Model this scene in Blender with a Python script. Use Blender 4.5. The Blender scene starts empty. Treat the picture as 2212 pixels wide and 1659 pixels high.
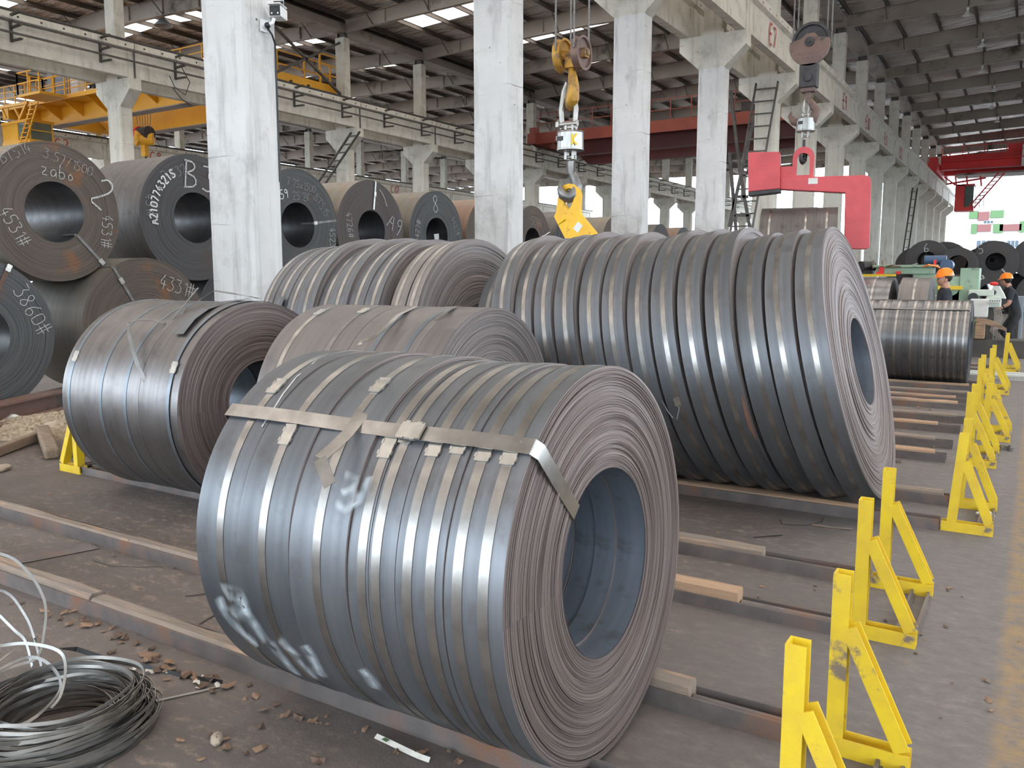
import bpy, math, random
from mathutils import Vector as V, Matrix as MX

# ------------------------------------------------------------------ camera, sky, exposure
SC = bpy.context.scene
COL = SC.collection
cam_d = bpy.data.cameras.new('camera')
cam = bpy.data.objects.new('camera', cam_d)
COL.objects.link(cam)
cam_d.sensor_width = 36.0
cam_d.lens = 1800.0 / 2212.0 * 36.0
cam_d.clip_end = 600
PITCH, YAW, EYE = math.atan(230 / 1800.0), math.radians(32.0), 1.6
cam.location = (0, 0, EYE)
cam.rotation_euler = (math.pi / 2 - PITCH, 0, YAW)
SC.camera = cam

world = bpy.data.worlds.new('sky')
SC.world = world
world.use_nodes = True
wn = world.node_tree
wn.nodes['Background'].inputs['Color'].default_value = (0.77, 0.89, 1.0, 1)   # bright overcast sky
wn.nodes['Background'].inputs['Strength'].default_value = 4.7
SC.view_settings.view_transform = 'Standard'
SC.view_settings.look = 'None'
SC.view_settings.gamma = 1.0
SC.view_settings.exposure = 0.55
SC.view_settings.use_curve_mapping = False
SC.cycles.max_bounces = 8
SC.cycles.diffuse_bounces = 5
SC.cycles.glossy_bounces = 4
SC.cycles.transmission_bounces = 4
SC.cycles.sample_clamp_indirect = 6.0
SC.cycles.use_denoising = True

rnd = random.Random(7)

# ------------------------------------------------------------------ materials
def nodes_of(name):
    m = bpy.data.materials.new(name)
    m.use_nodes = True
    t = m.node_tree
    return m, t, t.nodes, t.links, t.nodes['Principled BSDF']

def L(c):
    return (c[0], c[1], c[2], 1)

def noise_node(n, l, vec, scale, detail=5, rough=0.55):
    x = n.new('ShaderNodeTexNoise')
    x.inputs['Scale'].default_value = scale
    x.inputs['Detail'].default_value = detail
    x.inputs['Roughness'].default_value = rough
    if vec is not None:
        l.new(vec, x.inputs['Vector'])
    return x

def ramp(n, l, src, a, b):
    r = n.new('ShaderNodeMapRange')
    r.inputs['From Min'].default_value = a
    r.inputs['From Max'].default_value = b
    l.new(src, r.inputs['Value'])
    return r.outputs['Result']

def mixc(n, l, fac, c1, c2):
    m = n.new('ShaderNodeMix')
    m.data_type = 'RGBA'
    if isinstance(fac, float): m.inputs[0].default_value = fac
    else: l.new(fac, m.inputs[0])
    for i, c in ((6, c1), (7, c2)):
        if isinstance(c, (tuple, list)): m.inputs[i].default_value = L(c)
        else: l.new(c, m.inputs[i])
    return m.outputs[2]

def math_n(n, l, op, a, b=None):
    m = n.new('ShaderNodeMath'); m.operation = op
    for i, v in enumerate((a, b)):
        if v is None: continue
        if isinstance(v, (int, float)): m.inputs[i].default_value = v
        else: l.new(v, m.inputs[i])
    return m.outputs[0]

def coords(n, l, kind='Object', stretch=(1, 1, 1)):
    tc = n.new('ShaderNodeTexCoord')
    if stretch == (1, 1, 1): return tc.outputs[kind]
    mp = n.new('ShaderNodeMapping')
    mp.inputs['Scale'].default_value = stretch
    l.new(tc.outputs[kind], mp.inputs['Vector'])
    return mp.outputs[0]

def bump(n, l, src, strength, dist, bs, prev=None):
    b = n.new('ShaderNodeBump')
    b.inputs['Strength'].default_value = strength
    b.inputs['Distance'].default_value = dist
    l.new(src, b.inputs['Height'])
    if prev is not None: l.new(prev, b.inputs['Normal'])
    l.new(b.outputs[0], bs.inputs['Normal'])
    return b.outputs[0]

def mk(name, c1, c2=None, scale=4.0, rough=0.6, metal=0.0, stain=None, sscale=2.0, st=(0.55, 0.75), stretch=(1, 1, 1), bmp=0.0, bscale=60.0, bdist=0.004):
    m, t, n, l, bs = nodes_of(name)
    bs.inputs['Roughness'].default_value = rough
    bs.inputs['Metallic'].default_value = metal
    vec = coords(n, l, 'Object', stretch)
    c = c1
    if c2:
        nz = noise_node(n, l, vec, scale)
        c = mixc(n, l, ramp(n, l, nz.outputs[0], 0.35, 0.65), c1, c2)
    if stain:
        nz2 = noise_node(n, l, vec, sscale, 8, 0.65)
        c = mixc(n, l, ramp(n, l, nz2.outputs[0], st[0], st[1]), c, stain)
    if isinstance(c, tuple): bs.inputs['Base Color'].default_value = L(c)
    else: l.new(c, bs.inputs['Base Color'])
    if bmp > 0:
        nb = noise_node(n, l, vec, bscale, 4)
        bump(n, l, nb.outputs[0], bmp, bdist, bs)
    return m

def steel(name, c1, c2, stain, rough=0.50, metal=0.45, st=(0.55, 0.72), bst=0.12):
    """rolled strip surface; colour varies in bands along the axis and in patches around the coil (axis = local X)"""
    m, t, n, l, bs = nodes_of(name)
    bs.inputs['Metallic'].default_value = metal
    obj = coords(n, l)
    sp = n.new('ShaderNodeSeparateXYZ'); l.new(obj, sp.inputs[0])
    ang = math_n(n, l, 'ARCTAN2', sp.outputs[2], sp.outputs[1])
    cb = n.new('ShaderNodeCombineXYZ')
    l.new(math_n(n, l, 'MULTIPLY', sp.outputs[0], 14.0), cb.inputs[0])
    l.new(math_n(n, l, 'MULTIPLY', ang, 0.35), cb.inputs[1])
    nz = noise_node(n, l, cb.outputs[0], 1.6, 4)
    c = mixc(n, l, ramp(n, l, nz.outputs[0], 0.35, 0.68), c1, c2)
    cb2 = n.new('ShaderNodeCombineXYZ')
    l.new(math_n(n, l, 'MULTIPLY', sp.outputs[0], 3.0), cb2.inputs[0])
    l.new(math_n(n, l, 'MULTIPLY', ang, 1.6), cb2.inputs[1])
    nz2 = noise_node(n, l, cb2.outputs[0], 1.9, 8, 0.6)
    c = mixc(n, l, ramp(n, l, nz2.outputs[0], st[0], st[1]), c, stain)
    oi = n.new('ShaderNodeObjectInfo')
    hs = n.new('ShaderNodeHueSaturation'); l.new(c, hs.inputs['Color'])
    l.new(math_n(n, l, 'ADD', math_n(n, l, 'MULTIPLY', oi.outputs['Random'], 0.28), 0.84), hs.inputs['Value'])
    l.new(hs.outputs[0], bs.inputs['Base Color'])
    nz3 = noise_node(n, l, obj, 7.0, 6)
    l.new(math_n(n, l, 'MULTIPLY_ADD', nz3.outputs[0], 0.22), bs.inputs['Roughness'])
    bs.inputs['Roughness'].links[0].from_node.inputs[2].default_value = rough - 0.1
    if bst > 0: bump(n, l, nz.outputs[0], bst, 0.006, bs)
    return m

def wound(name, c1, c2, dark, rough=0.5, metal=0.55, fine=330.0, stain=None, bst=0.7, st=(0.52, 0.7)):
    """edge of the wound strip: fine concentric laps (axis = local X)"""
    m, t, n, l, bs = nodes_of(name)
    bs.inputs['Metallic'].default_value = metal
    bs.inputs['Roughness'].default_value = rough
    obj = coords(n, l)
    sp = n.new('ShaderNodeSeparateXYZ'); l.new(obj, sp.inputs[0])
    r2 = math_n(n, l, 'ADD', math_n(n, l, 'POWER', sp.outputs[1], 2.0), math_n(n, l, 'POWER', sp.outputs[2], 2.0))
    r = math_n(n, l, 'SQRT', r2)
    ang = math_n(n, l, 'ARCTAN2', sp.outputs[2], sp.outputs[1])
    def nz(fr, fa, det):
        cb = n.new('ShaderNodeCombineXYZ')
        l.new(math_n(n, l, 'MULTIPLY', r, fr), cb.inputs[0])
        l.new(math_n(n, l, 'MULTIPLY', ang, fa), cb.inputs[1])
        return noise_node(n, l, cb.outputs[0], 1.0, det).outputs[0]
    a = nz(fine, 0.6, 2); b = nz(42.0, 0.5, 3)
    c = mixc(n, l, ramp(n, l, b, 0.35, 0.65), c1, c2)
    c = mixc(n, l, ramp(n, l, a, 0.48, 0.68), c, dark)
    if stain:
        s = noise_node(n, l, obj, 2.2, 8, 0.65)
        c = mixc(n, l, ramp(n, l, s.outputs[0], st[0], st[1]), c, stain)
    l.new(c, bs.inputs['Base Color'])
    p = bump(n, l, a, bst, 0.004, bs)
    bump(n, l, b, bst, 0.016, bs, p)
    return m

def concrete(name, c1, c2, streak, rough=0.85):
    m, t, n, l, bs = nodes_of(name)
    bs.inputs['Roughness'].default_value = rough
    obj = coords(n, l, 'Object')
    nz = noise_node(n, l, obj, 1.2, 6)
    c = mixc(n, l, ramp(n, l, nz.outputs[0], 0.35, 0.7), c1, c2)
    v2 = coords(n, l, 'Object', (3.2, 3.2, 0.35))
    nz2 = noise_node(n, l, v2, 1.5, 7, 0.65)
    c = mixc(n, l, ramp(n, l, nz2.outputs[0], 0.53, 0.80), c, streak)
    nz5 = noise_node(n, l, obj, 1.9, 9, 0.68)
    c = mixc(n, l, math_n(n, l, 'MULTIPLY', ramp(n, l, nz5.outputs[0], 0.52, 0.72), 0.65), c, streak)
    v3 = coords(n, l, 'Object', (0.5, 0.5, 9))
    nz3 = noise_node(n, l, v3, 1.3, 5)
    c = mixc(n, l, ramp(n, l, nz3.outputs[0], 0.66, 0.72), c, streak)
    vo = n.new('ShaderNodeTexVoronoi'); vo.inputs['Scale'].default_value = 3.2
    l.new(obj, vo.inputs['Vector'])
    dots = math_n(n, l, 'LESS_THAN', vo.outputs['Distance'], 0.055)
    c = mixc(n, l, dots, c, (0.16, 0.15, 0.13))
    l.new(c, bs.inputs['Base Color'])
    nb = noise_node(n, l, obj, 25, 6)
    bump(n, l, nb.outputs[0], 0.25, 0.01, bs)
    return m

def floor_mat():
    m, t, n, l, bs = nodes_of('dusty_concrete')
    bs.inputs['Roughness'].default_value = 0.8
    obj = coords(n, l)
    nz = noise_node(n, l, obj, 0.8, 6)
    base = mixc(n, l, ramp(n, l, nz.outputs[0], 0.35, 0.65), (0.105, 0.086, 0.077), (0.165, 0.138, 0.125))
    # pale scuffs
    st = coords(n, l, 'Object', (1.5, 2.6, 1))
    nz2 = noise_node(n, l, st, 7.0, 14, 0.75)
    scuff = ramp(n, l, nz2.outputs[0], 0.515, 0.64)
    nzl = noise_node(n, l, obj, 0.55, 3)
    scuff = math_n(n, l, 'MULTIPLY', scuff, ramp(n, l, nzl.outputs[0], 0.38, 0.60))
    base = mixc(n, l, math_n(n, l, 'MULTIPLY', scuff, 0.7), base, (0.36, 0.28, 0.21))
    # smoother grey walkway to the right of the stops
    sp = n.new('ShaderNodeSeparateXYZ'); l.new(obj, sp.inputs[0])
    wk = ramp(n, l, sp.outputs[0], -1.6, -0.5)
    base = mixc(n, l, math_n(n, l, 'MULTIPLY', wk, 0.8), base, mixc(n, l, ramp(n, l, nz2.outputs[0], 0.4, 0.7), (0.15, 0.135, 0.13), (0.215, 0.195, 0.185)))
    # worn ochre lane paint along the walkway
    nz3 = noise_node(n, l, obj, 9.0, 10, 0.7)
    lane = math_n(n, l, 'MULTIPLY', ramp(n, l, sp.outputs[0], -0.045, 0.0), ramp(n, l, sp.outputs[0], 0.34, 0.28))
    lane = math_n(n, l, 'MULTIPLY', lane, ramp(n, l, nz3.outputs[0], 0.36, 0.62))
    base = mixc(n, l, math_n(n, l, 'MULTIPLY', lane, 0.7), base, (0.36, 0.22, 0.07))
    l.new(base, bs.inputs['Base Color'])
    nb = noise_node(n, l, obj, 16, 10, 0.7)
    p = bump(n, l, nb.outputs[0], 0.55, 0.012, bs)
    nb2 = noise_node(n, l, obj, 90, 4)
    bump(n, l, nb2.outputs[0], 0.35, 0.004, bs, p)
    return m

def foil_mat(name, c1, c2, rough, metal):
    m, t, n, l, bs = nodes_of(name)
    bs.inputs['Metallic'].default_value = metal
    bs.inputs['Roughness'].default_value = rough
    obj = coords(n, l)
    nz = noise_node(n, l, obj, 0.7, 5)
    l.new(mixc(n, l, ramp(n, l, nz.outputs[0], 0.35, 0.65), c1, c2), bs.inputs['Base Color'])
    v = coords(n, l, 'Object', (0.6, 1.7, 1))
    nb = noise_node(n, l, v, 1.6, 5)
    bump(n, l, nb.outputs[0], 1.0, 0.5, bs)
    return m

def spray_mat(name, col, alpha=0.42):
    """soft sprayed paint: opacity falls off towards the ribbon edges"""
    m, t, n, l, bs = nodes_of(name)
    bs.inputs['Base Color'].default_value = L(col)
    bs.inputs['Roughness'].default_value = 0.5
    at = n.new('ShaderNodeAttribute'); at.attribute_name = 'edge'
    obj = coords(n, l)
    nz = noise_node(n, l, obj, 22, 1)
    a = math_n(n, l, 'MULTIPLY', ramp(n, l, at.outputs['Fac'], 0.0, 1.0), ramp(n, l, nz.outputs[0], 0.2, 0.6))
    l.new(math_n(n, l, 'MULTIPLY', a, alpha), bs.inputs['Alpha'])
    return m

def chalk_mat(name, col, lo=0.3, hi=0.5):
    m, t, n, l, bs = nodes_of(name)
    bs.inputs['Base Color'].default_value = L(col)
    bs.inputs['Roughness'].default_value = 0.9
    nz = noise_node(n, l, coords(n, l), 55, 4)
    l.new(ramp(n, l, nz.outputs[0], lo, hi), bs.inputs['Alpha'])
    return m

MT = {}
MT['floor'] = floor_mat()
MT['white_con'] = concrete('white_concrete', (0.64, 0.635, 0.625), (0.54, 0.535, 0.525), (0.31, 0.30, 0.29))
MT['cream_con'] = concrete('cream_concrete', (0.60, 0.575, 0.51), (0.50, 0.475, 0.41), (0.28, 0.25, 0.19))
MT['slit'] = steel('mill_scale_blue', (0.142, 0.15, 0.163), (0.186, 0.193, 0.207), (0.12, 0.112, 0.112), rough=0.43, metal=0.74)
MT['slit_dull'] = steel('mill_scale_dull', (0.17, 0.158, 0.155), (0.215, 0.203, 0.20), (0.13, 0.12, 0.12), rough=0.36, metal=0.86)
MT['slit_brown'] = steel('mill_scale_brown', (0.185, 0.165, 0.158), (0.23, 0.207, 0.198), (0.155, 0.147, 0.147), rough=0.42, metal=.55)
MT['slit_shiny'] = steel('mill_scale_shiny', (0.15, 0.15, 0.155), (0.21, 0.21, 0.215), (0.13, 0.13, 0.135), rough=0.30, metal=.75, bst=0)
MT['bore'] = steel('bore_scale', (0.13, 0.155, 0.19), (0.17, 0.19, 0.225), (0.09, 0.085, 0.085), rough=0.4)
MT['laps'] = wound('wound_laps', (0.205, 0.16, 0.148), (0.28, 0.228, 0.215), (0.07, 0.053, 0.05))
MT['laps_grey'] = wound('wound_laps_grey', (0.235, 0.20, 0.193), (0.32, 0.285, 0.277), (0.09, 0.076, 0.072))
MT['strap'] = mk('bright_strap', (0.43, 0.41, 0.385), (0.28, 0.265, 0.25), 9, 0.30, 0.95)
MT['strap_dark'] = mk('dark_strap', (0.16, 0.155, 0.15), (0.25, 0.24, 0.23), 9, 0.4, 0.7)
MT['strap_blue'] = mk('dull_blue_strap', (0.20, 0.235, 0.265), (0.16, 0.18, 0.20), 9, 0.4, 0.8)
MT['strap_grey'] = mk('grey_strap', (0.33, 0.325, 0.31), (0.26, 0.255, 0.245), 9, 0.4, 0.8)
MT['strap_rust'] = mk('rusty_strap', (0.16, 0.085, 0.055), (0.11, 0.07, 0.05), 9, 0.6, 0.4)
MT['seal'] = mk('strap_seal_steel', (0.58, 0.55, 0.50), (0.44, 0.42, 0.39), 20, 0.35, 0.9)
MT['rust_patch'] = mk('rust_stain', (0.21, 0.10, 0.06), (0.15, 0.08, 0.06), 12, 0.75, 0.1)
MT['hr_grey'] = steel('hot_rolled_grey', (0.115, 0.105, 0.10), (0.15, 0.14, 0.135), (0.08, 0.065, 0.055), rough=0.5, metal=0.6)
MT['hr_tan'] = steel('hot_rolled_tan', (0.235, 0.205, 0.165), (0.19, 0.165, 0.14), (0.27, 0.17, 0.075), rough=0.55, metal=0.4)
MT['hr_rust'] = steel('hot_rolled_rust', (0.30, 0.19, 0.13), (0.24, 0.15, 0.11), (0.20, 0.17, 0.14), rough=0.6, metal=0.3)
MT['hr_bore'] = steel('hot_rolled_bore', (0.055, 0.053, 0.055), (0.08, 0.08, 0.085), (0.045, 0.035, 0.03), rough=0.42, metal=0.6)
MT['lap_brown'] = wound('laps_brown', (0.098, 0.075, 0.060), (0.135, 0.105, 0.085), (0.05, 0.038, 0.03), 0.6, 0.3, 260, (0.24, 0.10, 0.035), 0.4, (0.60, 0.75))
MT['lap_dark'] = wound('laps_dark', (0.058, 0.055, 0.056), (0.082, 0.078, 0.08), (0.035, 0.033, 0.033), 0.6, 0.3, 260, (0.07, 0.055, 0.048), 0.35)
MT['lap_plum'] = wound('laps_plum', (0.082, 0.065, 0.062), (0.10, 0.082, 0.078), (0.055, 0.045, 0.042), 0.6, 0.3, 260, None, 0.25)
MT['lap_slate'] = wound('laps_slate', (0.070, 0.072, 0.073), (0.10, 0.10, 0.10), (0.042, 0.042, 0.042), 0.6, 0.3, 260, (0.13, 0.06, 0.03), 0.4, (0.66, 0.78))
MT['yellow'] = mk('safety_yellow', (0.80, 0.56, 0.02), (0.72, 0.47, 0.02), 6, 0.45, 0, (0.20, 0.15, 0.08), 9, (0.66, 0.74), bmp=0.2, bscale=90)
MT['yellow_post'] = mk('post_yellow', (0.74, 0.53, 0.015), (0.64, 0.43, 0.03), 8, 0.5, 0, (0.20, 0.15, 0.11), 7, (0.60, 0.68), bmp=0.25, bscale=120, bdist=0.002)
MT['hook_yellow'] = mk('worn_hook_yellow', (0.80, 0.46, 0.015), (0.72, 0.38, 0.02), 5, 0.5, 0.1, (0.16, 0.09, 0.04), 16, (0.60, 0.68), bmp=0.2)
MT['crane_yellow'] = mk('crane_yellow', (0.80, 0.40, 0.02), (0.72, 0.34, 0.015), 0.8, 0.5, 0, (0.42, 0.20, 0.03), 0.7, (0.62, 0.8))
MT['red'] = mk('lifter_red', (0.60, 0.07, 0.08), (0.50, 0.055, 0.065), 3, 0.45, 0, (0.16, 0.05, 0.045), 5, (0.68, 0.76), bmp=0.2, bscale=50)
MT['crane_red'] = mk('crane_red', (0.72, 0.035, 0.03), (0.60, 0.03, 0.03), 1, 0.5)
MT['crane_rust_red'] = mk('crane_dull_red', (0.36, 0.085, 0.05), (0.28, 0.06, 0.04), 0.6, 0.6)
MT['crane_maroon'] = mk('crane_maroon', (0.11, 0.03, 0.03), (0.15, 0.04, 0.035), 0.5, 0.6)
MT['dark_steel'] = mk('dark_steel', (0.06, 0.055, 0.05), (0.10, 0.09, 0.08), 3, 0.6, 0.3)
MT['rafter'] = mk('grimy_rafter', (0.26, 0.22, 0.19), (0.34, 0.295, 0.255), 0.5, 0.65, 0.1, (0.08, 0.066, 0.055), 0.6, (0.55, 0.68))
MT['purlin'] = mk('dark_purlin', (0.085, 0.072, 0.06), (0.12, 0.10, 0.085), 1, 0.6, 0.2)
MT['foil'] = foil_mat('roof_foil', (0.84, 0.79, 0.75), (0.70, 0.65, 0.61), 0.26, 0.7)
MT['black_iron'] = mk('black_iron', (0.035, 0.033, 0.034), (0.06, 0.055, 0.055), 8, 0.55, 0.3)
MT['brown_iron'] = mk('worn_brown_iron', (0.13, 0.085, 0.07), (0.20, 0.12, 0.095), 3, 0.5, 0.3, (0.06, 0.05, 0.05), 6, (0.52, 0.66))
MT['hook_worn'] = mk('worn_yellow_iron', (0.52, 0.28, 0.03), (0.34, 0.17, 0.05), 7, 0.5, 0.2, (0.10, 0.07, 0.05), 6, (0.50, 0.62))
MT['galv'] = mk('dull_forged_steel', (0.42, 0.40, 0.37), (0.33, 0.31, 0.28), 14, 0.4, 0.8)
MT['cell'] = mk('load_cell_chrome', (0.36, 0.355, 0.34), (0.25, 0.245, 0.23), 8, 0.28, 1.0, None, 1, (0, 1), (4, 4, .5))
MT['wire_rope'] = mk('wire_rope', (0.14, 0.13, 0.125), (0.20, 0.19, 0.18), 40, 0.5, 0.5)
MT['rail'] = mk('rusty_channel', (0.135, 0.115, 0.11), (0.20, 0.175, 0.165), 6, 0.55, 0.4, (0.24, 0.115, 0.065), 3.0, (0.50, 0.68), bmp=0.3)
MT['timber'] = mk('worn_timber', (0.20, 0.165, 0.14), (0.28, 0.22, 0.175), 5, 0.85, 0, (0.42, 0.27, 0.175), 4.5, (0.53, 0.66), (0.5, 4, 4), bmp=0.6, bscale=16, bdist=0.01)
MT['timber_fresh'] = mk('fresh_timber', (0.40, 0.25, 0.16), (0.46, 0.31, 0.20), 5, 0.85, 0, (0.22, 0.17, 0.14), 3.5, (0.50, 0.66), (0.5, 5, 5), bmp=0.5, bscale=16, bdist=0.008)
MT['log'] = mk('weathered_wood', (0.17, 0.125, 0.085), (0.28, 0.21, 0.15), 12, 0.9, 0, None, 1, (0, 1), (1, 6, 6), bmp=0.6)
MT['orange'] = mk('helmet_orange', (0.95, 0.22, 0.01), None, 1, 0.3)
MT['skin'] = mk('skin', (0.45, 0.235, 0.16), (0.40, 0.20, 0.14), 8, 0.55)
MT['shirt'] = mk('navy_cloth', (0.022, 0.026, 0.034), (0.03, 0.034, 0.042), 12, 0.9)
MT['trousers'] = mk('black_cloth', (0.018, 0.019, 0.023), (0.03, 0.03, 0.034), 12, 0.9)
MT['hair'] = mk('black_hair', (0.012, 0.01, 0.009), None, 1, 0.6)
MT['mill_green'] = mk('machine_green', (0.30, 0.42, 0.30), (0.24, 0.35, 0.25), 3, 0.5, 0, (0.10, 0.12, 0.09), 4, (0.55, 0.7))
MT['mill_pale'] = mk('machine_pale', (0.58, 0.64, 0.55), (0.52, 0.57, 0.50), 3, 0.5)
MT['blue'] = mk('motor_blue', (0.035, 0.075, 0.15), (0.05, 0.10, 0.19), 5, 0.45)
MT['white'] = mk('white_paint', (0.80, 0.80, 0.80), None, 1, 0.4)
MT['off_white'] = mk('off_white', (0.70, 0.70, 0.66), (0.6, 0.6, 0.57), 4, 0.5)
MT['grey_blue'] = mk('cabinet_grey', (0.19, 0.22, 0.25), (0.23, 0.26, 0.29), 2, 0.5)
MT['plastic_black'] = mk('black_plastic', (0.012, 0.012, 0.013), None, 1, 0.35)
MT['chalk'] = chalk_mat('chalk', (0.50, 0.49, 0.47), 0.28, 0.48)
MT['chalk_faint'] = chalk_mat('faint_chalk', (0.34, 0.33, 0.32), 0.30, 0.52)
MT['stencil'] = chalk_mat('stencil_paint', (0.62, 0.62, 0.60), 0.15, 0.35)
MT['red_paint'] = chalk_mat('red_lettering', (0.46, 0.075, 0.06), 0.3, 0.5)
MT['spray'] = spray_mat('sprayed_white', (0.82, 0.90, 0.95))
MT['leaf_a'] = mk('dry_leaf_tan', (0.27, 0.17, 0.11), (0.20, 0.12, 0.075), 30, 0.8)
MT['leaf_b'] = mk('dry_leaf_brown', (0.14, 0.09, 0.062), (0.10, 0.064, 0.046), 30, 0.8)
MT['paper'] = mk('scrap_paper', (0.68, 0.66, 0.60), (0.55, 0.52, 0.46), 20, 0.8)
MT['stone'] = mk('pale_stone', (0.44, 0.36, 0.28), (0.36, 0.30, 0.24), 9, 0.9, bmp=0.5, bscale=30)
MT['gravel'] = mk('gravel', (0.42, 0.34, 0.24), (0.30, 0.24, 0.17), 26, 0.95, 0, (0.52, 0.45, 0.34), 14, (0.55, 0.7), bmp=0.8, bscale=40, bdist=0.02)
MT['beam_red'] = mk('red_lead_steel', (0.20, 0.115, 0.09), (0.26, 0.16, 0.13), 2, 0.6, 0.1, (0.12, 0.10, 0.09), 3, (0.5, 0.65))
MT['bld'] = mk('white_render', (0.82, 0.82, 0.82), (0.76, 0.76, 0.76), 0.3, 0.8)
MT['bld_red'] = mk('red_panel', (0.22, 0.085, 0.08), None, 1, 0.7)
MT['bld_green'] = mk('green_panel', (0.10, 0.19, 0.08), None, 1, 0.7)
MT['pane'] = mk('window_pane', (0.10, 0.13, 0.16), None, 1, 0.1)
MT['cab_glass'] = mk('cab_glass', (0.10, 0.13, 0.11), (0.16, 0.20, 0.17), 1.0, 0.12)

def skylight_mat():
    m, t, n, l, bs = nodes_of('skylight_sheet')
    out = n['Material Output']
    tr = n.new('ShaderNodeBsdfTranslucent'); tr.inputs[0].default_value = (0.97, 0.865, 0.78, 1)
    tp = n.new('ShaderNodeBsdfTransparent'); tp.inputs[0].default_value = (0.94, 0.84, 0.76, 1)
    mx = n.new('ShaderNodeMixShader'); mx.inputs[0].default_value = 0.35
    l.new(tr.outputs[0], mx.inputs[1]); l.new(tp.outputs[0], mx.inputs[2]); l.new(mx.outputs[0], out.inputs[0])
    return m
MT['skylight'] = skylight_mat()

# ------------------------------------------------------------------ geometry helpers
class M:
    """collects polygons of one part"""
    def __init__(s): s.v = []; s.f = []; s.mi = []; s.edge = None
    def add(s, vs, fs, mi=0):
        o = len(s.v); s.v += [tuple(p) for p in vs]
        s.f += [tuple(i + o for i in f) for f in fs]; s.mi += [mi] * len(fs)
        return s
    def hexa(s, p, mi=0):   # 8 points: bottom ring 0-3, top ring 4-7
        return s.add(p, [(3, 2, 1, 0), (4, 5, 6, 7), (0, 1, 5, 4), (1, 2, 6, 5), (2, 3, 7, 6), (3, 0, 4, 7)], mi)
    def box(s, x0, x1, y0, y1, z0, z1, mi=0, mx=None):
        p = [V(q) for q in ((x0, y0, z0), (x1, y0, z0), (x1, y1, z0), (x0, y1, z0), (x0, y0, z1), (x1, y0, z1), (x1, y1, z1), (x0, y1, z1))]
        if mx: p = [mx @ q for q in p]
        return s.hexa(p, mi)
    def bar(s, a, b, w, h, up=(0, 0, 1), mi=0):   # rectangular bar from a to b
        a, b = V(a), V(b); d = (b - a).normalized(); u = V(up)
        if abs(d.dot(u)) > 0.98: u = V((1, 0, 0))
        r = d.cross(u).normalized(); u = r.cross(d)
        r *= w / 2; u *= h / 2
        return s.hexa([a - r - u, a + r - u, b + r - u, b - r - u, a - r + u, a + r + u, b + r + u, b - r + u], mi)
    def tube(s, pts, r, n=8, mi=0, cap=True, closed=False):
        pts = [V(p) for p in pts]; k = len(pts); vs = []; fs = []
        rr = r if isinstance(r, (list, tuple)) else [r] * k
        prev = None
        for i, p in enumerate(pts):
            if closed: d = pts[(i + 1) % k] - pts[i - 1]
            else: d = pts[min(i + 1, k - 1)] - pts[max(i - 1, 0)]
            d = d.normalized() if d.length > 1e-9 else V((0, 0, 1))
            if prev is None:
                u = V((0, 0, 1)) if abs(d.z) < 0.9 else V((1, 0, 0))
            else: u = prev
            a = (u - d * u.dot(d)).normalized(); b = d.cross(a); prev = a
            for j in range(n):
                t = 2 * math.pi * j / n
                vs.append(p + a * (rr[i] * math.cos(t)) + b * (rr[i] * math.sin(t)))
        m = k if closed else k - 1
        for i in range(m):
            for j in range(n):
                a0 = i * n + j; a1 = i * n + (j + 1) % n; i2 = (i + 1) % k
                fs.append((a0, a1, i2 * n + (j + 1) % n, i2 * n + j))
        if cap and not closed:
            fs.append(tuple(reversed(range(n)))); fs.append(tuple((k - 1) * n + j for j in range(n)))
        return s.add(vs, fs, mi)
    def cyl(s, a, b, r, n=16, mi=0): return s.tube([a, b], r, n, mi)
    def lathe(s, prof, axis='X', seg=64, mi=None, closed=True, cx=(0, 0, 0)):
        """prof = [(a, r)...] around the axis; mi per profile edge"""
        k = len(prof); vs = []; fs = []; ms = []
        for j in range(seg):
            t = 2 * math.pi * j / seg; c, q = math.cos(t), math.sin(t)
            for a, r in prof:
                if axis == 'X': vs.append((cx[0] + a, cx[1] + r * c, cx[2] + r * q))
                elif axis == 'Y': vs.append((cx[0] + r * q, cx[1] + a, cx[2] + r * c))
                else: vs.append((cx[0] + r * c, cx[1] + r * q, cx[2] + a))
        m = k if closed else k - 1
        for j in range(seg):
            j2 = (j + 1) % seg
            for i in range(m):
                i2 = (i + 1) % k
                fs.append((j * k + i, j * k + i2, j2 * k + i2, j2 * k + i)); ms.append(mi[i] if mi else 0)
        o = len(s.v); s.v += vs; s.f += [tuple(i + o for i in f) for f in fs]; s.mi += ms
        return s
    def prism(s, poly, axis, a0, a1, mi=0, holes=None):
        """extrude a 2-D outline; axis 'Y': poly=(x,z); 'X': poly=(y,z); 'Z': poly=(x,y)"""
        def P(p, a):
            return (p[0], a, p[1]) if axis == 'Y' else ((a, p[0], p[1]) if axis == 'X' else (p[0], p[1], a))
        k = len(poly)
        vs = [P(p, a0) for p in poly] + [P(p, a1) for p in poly]
        fs = [tuple(range(k)), tuple(reversed(range(k, 2 * k)))] + [(i, (i + 1) % k, k + (i + 1) % k, k + i) for i in range(k)]
        return s.add(vs, fs, mi)
    def plate_hole(s, outer, inner, axis, a0, a1, mi=0):
        """outer and inner outlines with the same number of points"""
        def P(p, a):
            return (p[0], a, p[1]) if axis == 'Y' else ((a, p[0], p[1]) if axis == 'X' else (p[0], p[1], a))
        k = len(outer)
        vs = [P(p, a) for a in (a0, a1) for p in outer] + [P(p, a) for a in (a0, a1) for p in inner]
        fs = []
        for i in range(k):
            j = (i + 1) % k
            fs += [(i, j, 2 * k + j, 2 * k + i), (k + j, k + i, 3 * k + i, 3 * k + j), (j, i, k + i, k + j), (2 * k + i, 2 * k + j, 3 * k + j, 3 * k + i)]
        return s.add(vs, fs, mi)
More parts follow.
